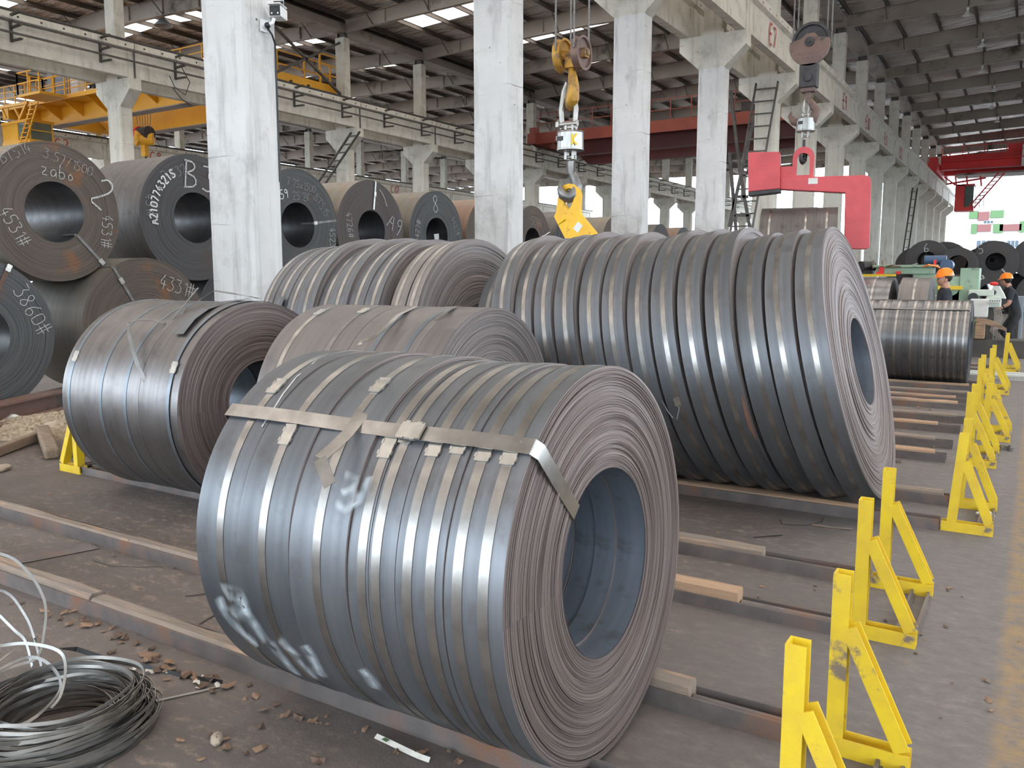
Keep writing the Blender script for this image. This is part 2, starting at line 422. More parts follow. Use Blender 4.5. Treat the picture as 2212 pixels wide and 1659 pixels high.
    def ribbon(s, pts, nrm, w, th=0.0015, mi=0):
        """flat strap along pts; nrm = list of outward normals"""
        pts = [V(p) for p in pts]; k = len(pts); vs = []
        for i, p in enumerate(pts):
            d = (pts[min(i + 1, k - 1)] - pts[max(i - 1, 0)]).normalized()
            nn = V(nrm[i]); nn = (nn - d * nn.dot(d)).normalized(); side = d.cross(nn) * (w / 2)
            vs += [p - side, p + side, p + side + nn * th, p - side + nn * th]
        fs = []
        for i in range(k - 1):
            for j in range(4):
                fs.append((i * 4 + j, i * 4 + (j + 1) % 4, i * 4 + 4 + (j + 1) % 4, i * 4 + 4 + j))
        fs += [(3, 2, 1, 0), tuple((k - 1) * 4 + j for j in range(4))]
        return s.add(vs, fs, mi)
    def sphere(s, c, r, seg=16, rings=10, mi=0, mx=None):
        vs = []; fs = []; r = r if isinstance(r, (tuple, list)) else (r, r, r)
        for i in range(rings + 1):
            t = math.pi * i / rings
            for j in range(seg):
                p = 2 * math.pi * j / seg
                q = V((r[0] * math.sin(t) * math.cos(p), r[1] * math.sin(t) * math.sin(p), r[2] * math.cos(t)))
                if mx: q = mx @ q
                vs.append(V(c) + q)
        for i in range(rings):
            for j in range(seg):
                j2 = (j + 1) % seg
                fs.append((i * seg + j, (i + 1) * seg + j, (i + 1) * seg + j2, i * seg + j2))
        return s.add(vs, fs, mi)

def to_mesh(name, m, mats, smooth=True, ang=32, fix=True):
    me = bpy.data.meshes.new(name)
    me.from_pydata([tuple(p) for p in m.v], [], m.f)
    if not isinstance(mats, (list, tuple)): mats = [mats]
    for q in mats: me.materials.append(MT[q] if isinstance(q, str) else q)
    if len(mats) > 1: me.polygons.foreach_set('material_index', m.mi)
    if m.edge is not None:
        a = me.attributes.new('edge', 'FLOAT', 'POINT'); a.data.foreach_set('value', m.edge)
    me.update()
    if fix:
        import bmesh
        b = bmesh.new(); b.from_mesh(me); bmesh.ops.recalc_face_normals(b, faces=b.faces[:]); b.to_mesh(me); b.free()
    if smooth:
        me.shade_smooth(); me.set_sharp_from_angle(angle=math.radians(ang))
    return me

def P(name, m, mats, parent=None, smooth=True, ang=32, loc=None, rot=None, fix=True, bevel=0):
    o = bpy.data.objects.new(name, to_mesh(name, m, mats, smooth, ang, fix) if isinstance(m, M) else m)
    COL.objects.link(o)
    if parent: o.parent = parent
    if loc: o.location = loc
    if rot: o.rotation_euler = rot
    if bevel:
        b = o.modifiers.new('bevel', 'BEVEL'); b.width = bevel; b.segments = 2; b.limit_method = 'ANGLE'
    return o

def tag(o, label=None, cat=None, group=None, kind=None):
    if label: o['label'] = label
    if cat: o['category'] = cat
    if group: o['group'] = group
    if kind: o['kind'] = kind
    return o

def T(name, label, cat, loc=(0, 0, 0), rot=(0, 0, 0), group=None):
    o = bpy.data.objects.new(name, None); COL.objects.link(o)
    o.location = loc; o.rotation_euler = rot; o.empty_display_size = 0.1
    return tag(o, label, cat, group)

def copy_tree(o, parent=None):
    c = o.copy(); COL.objects.link(c)
    if parent: c.parent = parent
    for ch in list(o.children): copy_tree(ch, c)
    return c

_fh = V((-math.sin(YAW), math.cos(YAW), 0)); _R = V((math.cos(YAW), math.sin(YAW), 0))
_FW = _fh * math.cos(PITCH) - V((0, 0, math.sin(PITCH))); _UP = _R.cross(_FW)
def at(u, v, ax, val):
    """point of the place that the photograph shows at pixel u, v, on the plane x, y or z = val"""
    d = _FW * 1800.0 + _R * (u - 1106) - _UP * (v - 829.5); c = V((0, 0, EYE))
    i = 'xyz'.index(ax)
    return c + d * ((val - c[i]) / d[i])

# stroke lettering: unit cell 0.6 x 1
GL = {
 '0': [[(.1,.1),(.5,.1),(.55,.5),(.5,.9),(.1,.9),(.05,.5),(.1,.1)]], '1': [[(.15,.75),(.32,1),(.32,0)]],
 '2': [[(.05,.8),(.2,1),(.45,.95),(.5,.7),(.3,.35),(.05,.02),(.58,.02)]], '3': [[(.05,.95),(.5,.95),(.25,.58),(.5,.45),(.52,.15),(.3,0),(.04,.1)]],
 '4': [[(.4,1),(.05,.35),(.58,.35)],[(.42,.62),(.4,0)]], '5': [[(.52,.98),(.12,.98),(.1,.55),(.4,.58),(.52,.3),(.35,.02),(.05,.06)]],
 '6': [[(.48,.98),(.15,.6),(.07,.2),(.25,0),(.5,.12),(.48,.42),(.2,.45),(.09,.25)]], '7': [[(.05,.95),(.55,.95),(.25,0)]],
 '8': [[(.3,.52),(.08,.75),(.28,1),(.5,.78),(.3,.52),(.06,.22),(.28,0),(.54,.22),(.3,.52)]], '9': [[(.5,.7),(.28,.5),(.08,.7),(.25,.98),(.5,.85),(.5,.45),(.4,0)]],
 'A': [[(.02,0),(.28,1),(.56,0)],[(.12,.36),(.48,.36)]], 'B': [[(.08,0),(.08,1)],[(.0,1),(.4,.98),(.48,.75),(.1,.54)],[(.1,.54),(.52,.45),(.52,.1),(.02,0)]],
 'C': [[(.52,.85),(.3,1),(.08,.75),(.06,.25),(.3,0),(.54,.15)]], 'E': [[(.52,1),(.08,1),(.08,0),(.52,0)],[(.08,.52),(.45,.52)]],
 'T': [[(.02,.98),(.56,.98)],[(.29,.98),(.27,0)]], 'S': [[(.5,.85),(.3,1),(.08,.82),(.15,.58),(.45,.44),(.52,.18),(.3,0),(.06,.14)]],
 'K': [[(.08,0),(.08,1)],[(.52,1),(.08,.45),(.54,0)]], '#': [[(.18,0),(.24,1)],[(.38,0),(.44,1)],[(.02,.34),(.58,.36)],[(.04,.66),(.6,.68)]],
 'x': [[(.08,.05),(.5,.6)],[(.48,.03),(.1,.62)]], '.': [[(.2,0),(.27,.07)]], '/': [[(.5,1),(.1,-.05)]], 'b': [[(.1,1),(.08,0),(.4,.02),(.5,.28),(.35,.5),(.1,.4)]],
 'a': [[(.48,.5),(.2,.55),(.06,.25),(.2,0),(.45,.12),(.48,.5),(.52,0)]], 'z': [[(.05,.55),(.48,.55),(.05,.02),(.52,.02)]], 'o': [[(.28,.5),(.08,.28),(.25,0),(.5,.22),(.28,.5)]],
 'n': [[(.08,.0),(.08,.5)],[(.08,.35),(.3,.52),(.46,.38),(.46,0)]], 'g': [[(.46,.5),(.15,.5),(.1,.15),(.44,.15),(.48,.55),(.44,-.25),(.15,-.3)]], '\\': [[(.05,1),(.35,.6),(.52,0)]], ' ': [],
}
def lettering(m, text, origin, right, up, size, w, jit=0.0, seed=1, spacing=0.78, th=0.0015):
    """adds flat strokes of text; origin = lower left corner"""
    rr = random.Random(seed); o = V(origin); r = V(right).normalized(); u = V(up).normalized(); nn = r.cross(u); x = 0
    for ch in text:
        for st in GL[ch]:
            pts = [(a + rr.uniform(-jit, jit), b + rr.uniform(-jit, jit)) for a, b in st]
            if len(pts) > 2:   # round the corners
                q = [pts[0]]
                for i in range(1, len(pts) - 1):
                    a, b, c = pts[i - 1], pts[i], pts[i + 1]
                    q += [(b[0] * .75 + a[0] * .25, b[1] * .75 + a[1] * .25), (b[0] * .75 + c[0] * .25, b[1] * .75 + c[1] * .25)]
                pts = q + [pts[-1]]
            pp = [o + r * ((x + a) * size) + u * (b * size) for a, b in pts]
            m.ribbon(pp, [nn] * len(pp), w, th)
        x += spacing if ch not in '.1' else spacing * 0.6
    return m

# ------------------------------------------------------------------ setting: floor, roof, columns, crane runways
fl = M().box(-160, 120, -60, 260, -0.3, 0)
tag(P('floor', fl, 'floor', smooth=False), 'dusty dark concrete shop floor', None, None, 'structure')

X_E, X_D, X_C, X_B = -8.70, -29.37, -50.04, -70.7
X_F = 12.0
NY = 16
YN = [7.45 + 6 * n for n in range(NY)]
Y_END = YN[-1] + 1.0
Y_FRONT = -22.0
Z_EAVE, RISE = 13.35, 0.55

NEAR_BAYS = 5      # unseen bays up to here get skylights added to brighten the hall
def roof_z(x, x0, x1):
    mid = (x0 + x1) / 2
    return Z_EAVE + RISE * (1 - abs(x - mid) / (mid - x0))

def roof_bay(x0, x1, skyl, y0=Y_FRONT, first=0, pur_n=12, near=None):
    NEAR = NEAR_BAYS if near is None else near
    root = bpy.data.objects.new('ceiling', None); COL.objects.link(root); root['kind'] = 'structure'; root['label'] = 'foil lined pitched roof on steel portal rafters'
    mid = (x0 + x1) / 2
    # rafters: tapered I sections
    for n in range(-4, NY):
        y = 7.45 + 6 * n
        m = M()
        for a, b in ((x0 + 0.25, mid), (x1 - 0.25, mid)):
            za, zb = roof_z(a, x0, x1), roof_z(b, x0, x1)
            da, db = 0.52, 0.85
            def seg(yh, t0, t1, off0, off1):
                m.hexa([(a, y - yh, za + t0), (b, y - yh, zb + off0), (b, y + yh, zb + off0), (a, y + yh, za + t0),
                        (a, y - yh, za + t1), (b, y - yh, zb + off1), (b, y + yh, zb + off1), (a, y + yh, za + t1)])
            seg(0.012, 0.0, da, 0.55 - db + 0.02, 0.57)      # web
            seg(0.11, -0.015, 0.0, 0.55 - db, 0.55 - db + 0.02)   # lower flange
            seg(0.11, da, da + 0.015, 0.57, 0.585)
            for k in (0.25, 0.5, 0.75):
                xx = a + (b - a) * k; zz = za + (zb - za) * k
                m.box(xx - 0.012, xx + 0.012, y - 0.1, y + 0.1, zz - 0.15 * k, zz + 0.53)
        P('rafter', m, 'rafter', root, smooth=False)
    # purlins and fly braces
    zs = 0.55
    for k in range(pur_n + 1):
        x = x0 + 0.35 + (x1 - x0 - 0.7) * k / pur_n
        z = roof_z(x, x0, x1) + zs
        m = M().box(x - 0.008, x + 0.008, y0, Y_END, z, z + 0.2).box(x - 0.045, x + 0.04, y0, Y_END, z - 0.006, z + 0.006).box(x - 0.04, x + 0.045, y0, Y_END, z + 0.19, z + 0.2)
        P('purlin', m, 'purlin', root, smooth=False)
    fb = M()
    for n in range(first, NY):
        y = 7.45 + 6 * n
        for k in range(1, pur_n, 2):
            x = x0 + 0.35 + (x1 - x0 - 0.7) * k / pur_n; z = roof_z(x, x0, x1)
            low = z - 0.3 * (1 - abs(x - mid) / (mid - x0))
            fb.bar((x, y - 0.02, low + 0.03), (x, y - 0.75, z + zs), 0.035, 0.035)
    P('fly_brace', fb, 'purlin', root, smooth=False)['kind'] = 'stuff'
    # insulation sheet in strips, with openings for the skylight panels
    sh = M(); th = zs + 0.205
    edges = [y0]; holes = []
    if skyl:
        for n in range(-4, NY - 1):
            s = 7.45 + 6 * n + 2.4
            if n < NEAR: edges += [s - .9, s + 1.3]; holes.append(len(edges) - 2)      # wider skylights added over the unseen near bays for more light
            else: edges += [s, s + 1.0]; holes.append(len(edges) - 2)
    edges.append(Y_END)
    cells = [x0] + [x0 + 0.35 + (x1 - x0 - 0.7) * k / pur_n for k in range(1, pur_n)] + [x1]
    for i in range(len(edges) - 1):
        for k in range(pur_n):
            a, b = cells[k], cells[k + 1]
            za, zb = roof_z(a, x0, x1) + th, roof_z(b, x0, x1) + th
            if i in holes and 1 <= k < pur_n - 1 and (k in skyl or edges[i] < 7.45 + 6 * NEAR):
                q = M().hexa([(a + .05, edges[i], za), (b - .05, edges[i], zb), (b - .05, edges[i + 1], zb), (a + .05, edges[i + 1], za),
                              (a + .05, edges[i], za + .01), (b - .05, edges[i], zb + .01), (b - .05, edges[i + 1], zb + .01), (a + .05, edges[i + 1], za + .01)])
                P('skylight_panel', q, 'skylight', root, smooth=False)  # visible strips and the added near ones alike
                continue
            sh.add([(a, edges[i], za), (b, edges[i], zb), (b, edges[i + 1], zb), (a, edges[i + 1], za)], [(0, 1, 2, 3)])
    P('roof_lining', sh, 'foil', root, smooth=False, fix=False)
    # box gutter along the valley at the x0 side
    g = M().box(x0 - 0.3, x0 + 0.3, y0, Y_END, Z_EAVE - 0.02, Z_EAVE + 0.03).box(x0 - 0.32, x0 - 0.3, y0, Y_END, Z_EAVE - 0.02, Z_EAVE + 0.35).box(x0 + 0.3, x0 + 0.32, y0, Y_END, Z_EAVE - 0.02, Z_EAVE + 0.35)
    P('valley_gutter', g, 'rafter', root, smooth=False)
    return root

# unseen side wall added to hold back daylight, its open band sized for light
tag(P('wall_right_light_block', M().box(X_F, X_F + .2, Y_FRONT, Y_END, 0, 2.8).box(X_F, X_F + .2, Y_FRONT, Y_END, 7.5, 14.2), 'off_white', smooth=False), 'unseen side wall added to limit side light, with an open band', None, None, 'structure')
tag(P('wall_front_light_block', M().box(X_D, X_F, Y_FRONT - .2, Y_FRONT, 9.0, 14.2), 'off_white', smooth=False), 'unseen wall added above the open end behind the camera to limit daylight', None, None, 'structure')  # unseen, added to shrink the bright opening at the near end
roof_bay(X_E, X_F, (99,))  # no skylights of its own, only those added over the near bays
roof_bay(X_D, X_E, range(2, 10))
roof_bay(X_C, X_D, range(2, 10), near=1)
roof_bay(X_B, X_C, (3, 4, 7, 8))

Z_BR = 8.80     # top of the corbels
ORD = ['first', 'second', 'third', 'fourth', 'fifth', 'sixth', 'seventh', 'eighth', 'ninth', 'tenth', 'eleventh', 'twelfth', 'thirteenth', 'fourteenth', 'fifteenth', 'sixteenth']

def column_parts():
    sh = M()
    # shaft with chamfered edges and a shallow recess on the two narrow sides
    c, hx, hy = 0.035, 0.40, 0.255
    poly = [(-hx + c, -hy), (hx - c, -hy), (hx, -hy + c), (hx, -hy + .10), (hx - .018, -hy + .13), (hx - .018, hy - .13), (hx, hy - .10), (hx, hy - c), (hx - c, hy), (-hx + c, hy), (-hx, hy - c), (-hx, -hy + c)]
    sh.prism(poly, 'Z', 0, 7.83)
    co = M().prism([(-.40, 7.83), (.40, 7.83), (1.02, 8.40), (1.02, Z_BR), (.35, Z_BR), (.35, Z_BR + .12), (-.35, Z_BR + .12), (-.35, Z_BR), (-1.02, Z_BR), (-1.02, 8.40)], 'Y', -.25, .25)
    up = M().box(-.28, .28, -.2, .2, Z_BR + .12, 13.1)
    st = M().box(-.22, .22, -.012, .012, 13.1, 13.4).box(-.22, -.20, -.12, .12, 13.1, 13.4).box(.20, .22, -.12, .12, 13.1, 13.4).box(-.28, .28, -.2, .2, 13.1, 13.12)
    mats = {}
    return [('shaft', to_mesh('shaft', sh, 'white_con', False)), ('corbel', to_mesh('corbel', co, 'cream_con', False)), ('upper_shaft', to_mesh('upper_shaft', up, 'cream_con', False)), ('steel_stub', to_mesh('steel_stub', st, 'dark_steel', False))]
CP = column_parts()
cp_far = [(n, m) if n != 'shaft' else (n, None) for n, m in CP]
sh_far = CP[0][1].copy(); sh_far.materials[0] = MT['cream_con']
def column(x, y, label, group, near):
    t = T('concrete_column', label, 'column', (x, y, 0), group=group)
    for n, me in CP:
        P(n, sh_far if (n == 'shaft' and not near) else me, None, t)
    return t
for n, y in enumerate(YN):
    lab = {0: 'broad white concrete column at left carrying the security camera', 1: 'white concrete column behind the middle of the leaning narrow coils, left of the yellow lifting hook',
           2: 'concrete column just right of the hanging yellow lifting hook', 3: 'concrete column with flared top left of the red counterweight',
           4: 'concrete column carrying a leaning ladder behind the red lifting hook'}.get(n, '%s concrete column from the camera in the right-hand row' % ORD[n])
    column(X_E, y, lab, 'columns of the right-hand row', n < 4)
for n in range(1, NY):
    lab = '%s column of the middle row, counted from the camera' % ORD[n - 1]
    column(X_D, YN[n], lab, 'columns of the middle row', False)
for n in range(2, NY):
    column(X_C, YN[n], 'distant cream column of the far left row', 'columns of the far left row', False)

def runway(x, y0, y1, label, letters=None, inner=1):
    """precast crane beam in 6 m segments with its rail; inner = side (+1 / -1) of the column row"""
    t = T('crane_runway', label, 'crane runway', (x, 0, 0), group=None)
    sgm = M().prism([(-.14, Z_BR), (.14, Z_BR), (.14, 9.70), (.24, 9.80), (.24, 10.0), (-.24, 10.0), (-.24, 9.80), (-.14, 9.70)], 'Y', -2.985, 2.985)
    sgm.box(.14, .17, -2.985, -2.75, Z_BR, 9.72).box(.14, .17, 2.75, 2.985, Z_BR, 9.72).box(-.17, -.14, -2.985, -2.75, Z_BR, 9.72).box(-.17, -.14, 2.75, 2.985, Z_BR, 9.72)
    me = to_mesh('beam_segment', sgm, 'cream_con', False)
    y = y0 + 3
    while y < y1:
        P('beam_segment', me, None, t, loc=(0, y, 0)); y += 6
    r = M().box(-.06, .06, y0, y1, 10.0, 10.03).box(-.015, .015, y0, y1, 10.03, 10.12).box(-.035, .035, y0, y1, 10.12, 10.16)
    P('crane_rail', r, 'dark_steel', t, smooth=False)
    bh = M(); yy = y0 + .4
    while yy < min(y1, 62):
        bh.box(.236, .243, yy - .035, yy + .035, 9.86, 9.92); yy += .75
    P('bolt_pocket', bh, 'plastic_black', t, smooth=False)['kind'] = 'stuff'
    if letters:
        for txt, yy, zz in letters:
            m = M(); lettering(m, txt, (0.175, yy, zz), (0, 1, 0), (0, 0, 1), 0.62, 0.075, th=0.004)
            P('painted_number', m, 'red_paint', t)
    return t
runway(X_E + .85, 1.45, Y_END, 'long concrete crane beam with red numbers on the right-hand column row', [('E7', 27.6, 8.95), ('E9', 39.5, 8.95), ('E10', 45.3, 8.95), ('E11', 51.2, 8.95), ('E12', 57.3, 8.95)])
runway(X_E - .85, 1.45, Y_END, 'concrete crane beam on the far side of the right-hand column row')
RD = runway(X_D + .85, 1.45, Y_END, 'long concrete crane beam with conductor bars on the middle column row')
runway(X_D - .85, 1.45, Y_END, 'concrete crane beam on the far side of the middle column row')
runway(X_C + .85, 7.45, Y_END, 'distant concrete crane beam with red numbers low behind the dark coils', [('C7', 28.2, 9.05), ('C8', 34.4, 9.05), ('C12', 58.2, 9.05)])

# conductor bars on the middle runway
t = T('conductor_rail', 'pair of dark conductor bars on bracketed frames along the middle crane beam', 'conductor rail', (X_D + 1.0, 0, 0))
for z in (9.34, 9.70):
    P('conductor_bar', M().box(.15, .21, 3, Y_END, z - .03, z + .03), 'dark_steel', t, smooth=False)
bk = M().bar((.02, 0, 9.08), (.02, 0, 9.92), .08, .06).bar((0, -.0, 9.90), (.62, 0, 9.93), .08, .06).bar((0, 0, 9.52), (.62, 0, 9.53), .08, .06).bar((0, 0, 9.12), (.62, 0, 9.10), .08, .06)
bme = to_mesh('bracket', bk, 'dark_steel', False)
y = 9.1
while y < 92:
    P('bracket', bme, None, t, loc=(0, y, 0)); y += 3.02
for yy in (19.45, 31.45, 37.45):
    P('drop_pipe', M().cyl((.03, yy, 8.8), (.03, yy, 10.0), .035, 8), 'dark_steel', t)
P('slack_cable', M().tube([(.3, 21.2, 9.6), (.42, 21.5, 9.0), (.38, 21.3, 8.5), (.33, 20.9, 8.7), (.3, 20.7, 9.1)], .018, 6), 'plastic_black', t)
P('slack_cable', M().tube([(.32, 20.8, 8.7), (.36, 21.1, 8.35), (.33, 21.6, 8.15)], .018, 6), 'plastic_black', t)

# ------------------------------------------------------------------ coils
def ring_mesh(name, w, ro, ri, mats, nr=8, seg=112, seed=0, tele=0.002, wave=0.0, lean=0.0, bulge=0.0):
    """one narrow coil of strip: axis X, left side at 0, right side at w; every lap group is a step of its own"""
    r_ = random.Random(seed)
    prof = [(0, ri), (w, ri)]; mi = [2]
    ph = [r_.uniform(0, 6.28) for _ in range(4)]
    cuts = sorted([0] + [min(1, max(0, (i + r_.uniform(-.35, .35)) / nr)) for i in range(1, nr)] + [1])
    for i in range(nr):
        a, b = cuts[i], cuts[i + 1]
        q = (a + b) / 2
        dx = r_.gauss(0, tele) + wave * (math.sin(q * 9 + ph[0]) * .5 + math.sin(q * 23 + ph[1]) * .3 + math.sin(q * 41 + ph[2]) * .2)
        dx -= lean * q
        if i == nr - 1: dx = -lean * q - abs(dx) * .3
        prof += [(w + dx, ri + (ro - ri) * a), (w + dx, ri + (ro - ri) * b)]
        mi += [1, 1]
    nb = 4 if bulge else 1
    for k in range(nb):
        f = k / nb
        prof.append((w * (1 - f) + 0 if k else prof[-1][0], ro + bulge * (1 - (2 * f - 1) ** 2))); mi.append(1 if k == 0 else 0)
    prof.append((0, ro)); mi.append(0)
    mi.append(1)
    m = M().lathe(prof, 'X', seg, mi)
    # slight out-of-round of the wraps
    vs = []
    for x, y, z in m.v:
        k = 1.0
        vs.append((x, y * k, z * k))
    m.v = vs
    return to_mesh(name, m, mats)

def band_mesh(x0, x1, r, mat, seg=112, th=0.0022, drift=0.0):
    m = M().lathe([(x0, r + .0003), (x1, r + .0003), (x1, r + th), (x0, r + th)], 'X', seg)
    if drift: m.v = [(x + drift * math.sin(math.atan2(z, y) * 2 + 1), y, z) for x, y, z in m.v]
    return to_mesh('strap', m, mat)

def seal_mesh():
    m = M().box(-.021, .021, -.032, .032, .001, .0055)
    for sx in (-1, 1):
        m.box(sx * .021 - .003, sx * .021 + .003, -.024, -.010, .0, .007).box(sx * .021 - .003, sx * .021 + .003, .010, .022, .0, .007)
    m.box(-.021, .021, -.034, -.030, .0015, .008)
    return to_mesh('strap_seal', m, 'seal', False)
SEAL = seal_mesh()
def seal(parent, x, ang, r, scale=1.0):
    o = P('strap_seal', SEAL, None, parent)
    # local +Z -> radial, local Y -> tangent (around the coil)
    rad = V((0, math.cos(ang), math.sin(ang))); tan = V((0, -math.sin(ang), math.cos(ang)))
    mx = MX((V((1, 0, 0)), tan, rad)).transposed().to_4x4()
    o.matrix_local = MX.Translation(V((x, 0, 0)) + rad * (r + .001)) @ mx @ MX.Scale(scale, 4)
    return o
def surf(x, ang, r): return V((x, r * math.cos(ang), r * math.sin(ang)))

def oncyl(u, v, cy, cz, r):
    d = _FW * 1800.0 + _R * (u - 1106) - _UP * (v - 829.5); o = V((0, -cy, EYE - cz))
    a = d.y ** 2 + d.z ** 2; b = 2 * (o.y * d.y + o.z * d.z); c = o.y ** 2 + o.z ** 2 - r * r
    tt = (-b - math.sqrt(max(0, b * b - 4 * a * c))) / 2 / a
    return o + d * tt        # relative to the axis

def slit_coil(label, xs, y, r, zc, mats, tilt, straps, group=None, ri=.305, nface=60, seeds=1, smat='strap', strap_w=.034, wave=.004, cat='coil', rad_j=.004, face_seg=160, bulges=None, srot=None):
    """xs: joints between the strip rings from left to right (world X at the axis)"""
    xm = xs[-1]
    t = T('slit_steel_coil', label, cat, (xm, y, zc - r), group=group)
    rings = []
    for i in range(len(xs) - 1):
        w = xs[i + 1] - xs[i] - .0018
        last = i == len(xs) - 2
        rr = r + rnd.uniform(-rad_j, rad_j)
        me = ring_mesh('strip_ring', w, rr, ri + rnd.uniform(-.006, .006), mats[min(i, len(mats) - 1)] if isinstance(mats[0], (list, tuple)) else mats, nface if last else 10, face_seg if last else 112, seeds + i, .0014, wave if last else .002, bulge=(bulges or {}).get(i, 0))
        o = P('strip_ring', me, None, t, loc=(xs[i] - xm, 0, r), rot=(0, -tilt, 0))
        rings.append((o, rr, w))
        s = straps[i]
        if s is not None:
            P('strap', band_mesh(s - xs[i] - strap_w / 2, s - xs[i] + strap_w / 2, rr + (bulges or {}).get(i, 0) * .9, smat if not isinstance(smat, list) else smat[i]), None, o)
    return t, rings

BLUE3 = ('slit', 'laps', 'bore'); BROWN3 = ('slit_brown', 'laps_grey', 'bore')

# --- front coil
C1Y, C1Z, C1R = 2.42, .665, .645
xs1 = [-2.39, -2.18, -1.938, -1.695, -1.612, -1.51, -1.423, -1.335, -1.25, -1.135]
st1 = [-2.267, -2.059, -1.818, -1.639, -1.585, -1.466, -1.380, -1.29, -1.20]
c1, c1r = slit_coil('large front slit coil with a broad cross strap and a loose bent strap end', xs1, C1Y, C1R, C1Z, BLUE3, math.radians(2.4), st1, seeds=11, nface=75, face_seg=192, wave=.006, rad_j=.006)
for i, (u, v) in {0: (593, 838), 1: (628, 945), 2: (826, 838), 3: (840, 968), 4: (912, 940), 5: (950, 965), 6: (1010, 962), 7: (1060, 975), 8: (1118, 985)}.items():
    q = oncyl(u, v, C1Y, C1Z, C1R)
    seal(c1r[i][0], st1[i] - xs1[i], math.atan2(q.z, q.y), c1r[i][1], 1.15)
A = math.radians(134.5)
def cross_strap(parent, x0, x1, ang, r, ri, w, mat, inward=.5):
    pts = []; nr = []
    rad = V((0, math.cos(ang), math.sin(ang)))
    for x in (x0 + .35, x0 + .1):
        pts.append(V((x, 0, 0)) + rad * (ri - .01)); nr.append(-rad)
    pts += [V((x0 - .012, 0, 0)) + rad * (ri + .02), V((x0 - .012, 0, 0)) + rad * (r - .02)]; nr += [V((-1, 0, 0))] * 2
    n = 14
    for i in range(n + 1):
        f = i / n
        pts.append(V((x0 + (x1 - x0) * f, 0, 0)) + rad * (r + .009 + .004 * math.sin(f * 9))); nr.append(rad)
    pts += [V((x1 + .016, 0, 0)) + rad * (r - .012), V((x1 + .013, 0, 0)) + rad * ((r + ri) / 2), V((x1 + .013, 0, 0)) + rad * (ri + .01)]; nr += [V((1, 0, 0))] * 3
    for x in (x1 - .05, x1 - inward):
        pts.append(V((x, 0, 0)) + rad * (ri - .012)); nr.append(-rad)
    m = M().ribbon(pts, nr, w, .003)
    return P('cross_strap', m, mat, parent, loc=(0, 0, r), smooth=True, ang=40)
cs = cross_strap(c1, xs1[0] - xs1[-1] - .03, -.022, A, C1R, .305, .052, 'strap')
cs['label'] = 'broad bright strap across the coil'
seal(cs, st1[4] - xs1[-1], A, C1R + .014, 1.35).rotation_euler.rotate_axis('Z', math.pi / 2)
# loose bent end of the third strap
pts = [oncyl(u, v, C1Y, C1Z, C1R + h) for u, v, h in ((788, 893, .006), (770, 912, .014), (750, 938, .035), (722, 965, .065), (691, 991, .10), (694, 1000, .103), (713, 1048, .09))]
x0 = -xs1[-1]
pts = [p + V((x0, 0, 0)) for p in pts]
n1 = V((.25, -.55, .8)); d1 = (pts[4] - pts[3]).normalized(); n1 = (n1 - d1 * n1.dot(d1)).normalized(); s1 = d1.cross(n1)
tail = [pts[4] + (pts[6] - pts[4]) * f for f in (0, .5, 1)]
ct = P('loose_strap_end', M().ribbon(pts[:5], [n1] * 5, .042, .002).ribbon(tail, [s1.cross((pts[6] - pts[4]).normalized())] * 3, .042, .002), 'strap', c1, loc=(0, 0, C1R), ang=25)

def spray_on(parent, cy, cz, r, xref, strokes, w, name='spray_mark', lift=.0035):
    """sprayed strokes given along the surface; three-point wide ribbons whose middle is dense"""
    for st in strokes:
        m = M(); edge = []
        q = []
        for u, v in st:
            q.append(oncyl(u, v, cy, cz, r + lift))
        fine = []
        for a, b in zip(q, q[1:]):
            for k in range(4): fine.append(a + (b - a) * k / 4)
        fine.append(q[-1])
        fine = [V((p.x - xref, p.y, p.z)) for p in fine]
        fine = [V((p.x, 0, 0)) + V((0, p.y, p.z)).normalized() * (r + lift) for p in fine]
        vs = []; fs = []
        for i, p in enumerate(fine):
            d = (fine[min(i + 1, len(fine) - 1)] - fine[max(i - 1, 0)]).normalized(); nn = V((0, p.y, p.z)).normalized()
            s_ = d.cross(nn) * w / 2
            vs += [p - s_, p, p + s_]; e = 0.0 if i in (0, len(fine) - 1) else 1.0
            edge += [0, e, 0]
        for i in range(len(fine) - 1):
            for k in range(2): fs.append((i * 3 + k, i * 3 + k + 1, i * 3 + k + 4, i * 3 + k + 3))
        m.add(vs, fs)
        m.edge = edge
        P(name, m, 'spray', parent, loc=(0, 0, r))
spray_on(c1, C1Y, C1Z, C1R + .006, xs1[-1], [[(470, 1290), (485, 1325), (505, 1350)], [(478, 1280), (520, 1290), (530, 1320), (500, 1335)], [(497, 1340), (530, 1375), (560, 1400)], [(520, 1310), (548, 1350), (580, 1395)],
   [(580, 1385), (610, 1425), (650, 1465)], [(600, 1380), (640, 1420), (690, 1475)], [(655, 1395), (672, 1420), (700, 1470)], [(780, 1445), (800, 1470), (815, 1495)]], .075)
spray_on(c1, C1Y, C1Z, C1R + .006, xs1[-1], [[(742, 1028), (770, 1040), (760, 1062), (735, 1070)], [(760, 1062), (778, 1085), (745, 1105), (722, 1090)], [(800, 1030), (788, 1060), (778, 1085)]], .035)
P('chalk_line', M().ribbon([oncyl(u, v, C1Y, C1Z, C1R + .005) - V((xs1[-1], 0, 0)) for u, v in ((684, 778), (640, 815), (612, 850), (590, 885), (566, 922))], [V((0, -.7, .7))] * 5, .006, .001), 'chalk', c1, loc=(0, 0, C1R))

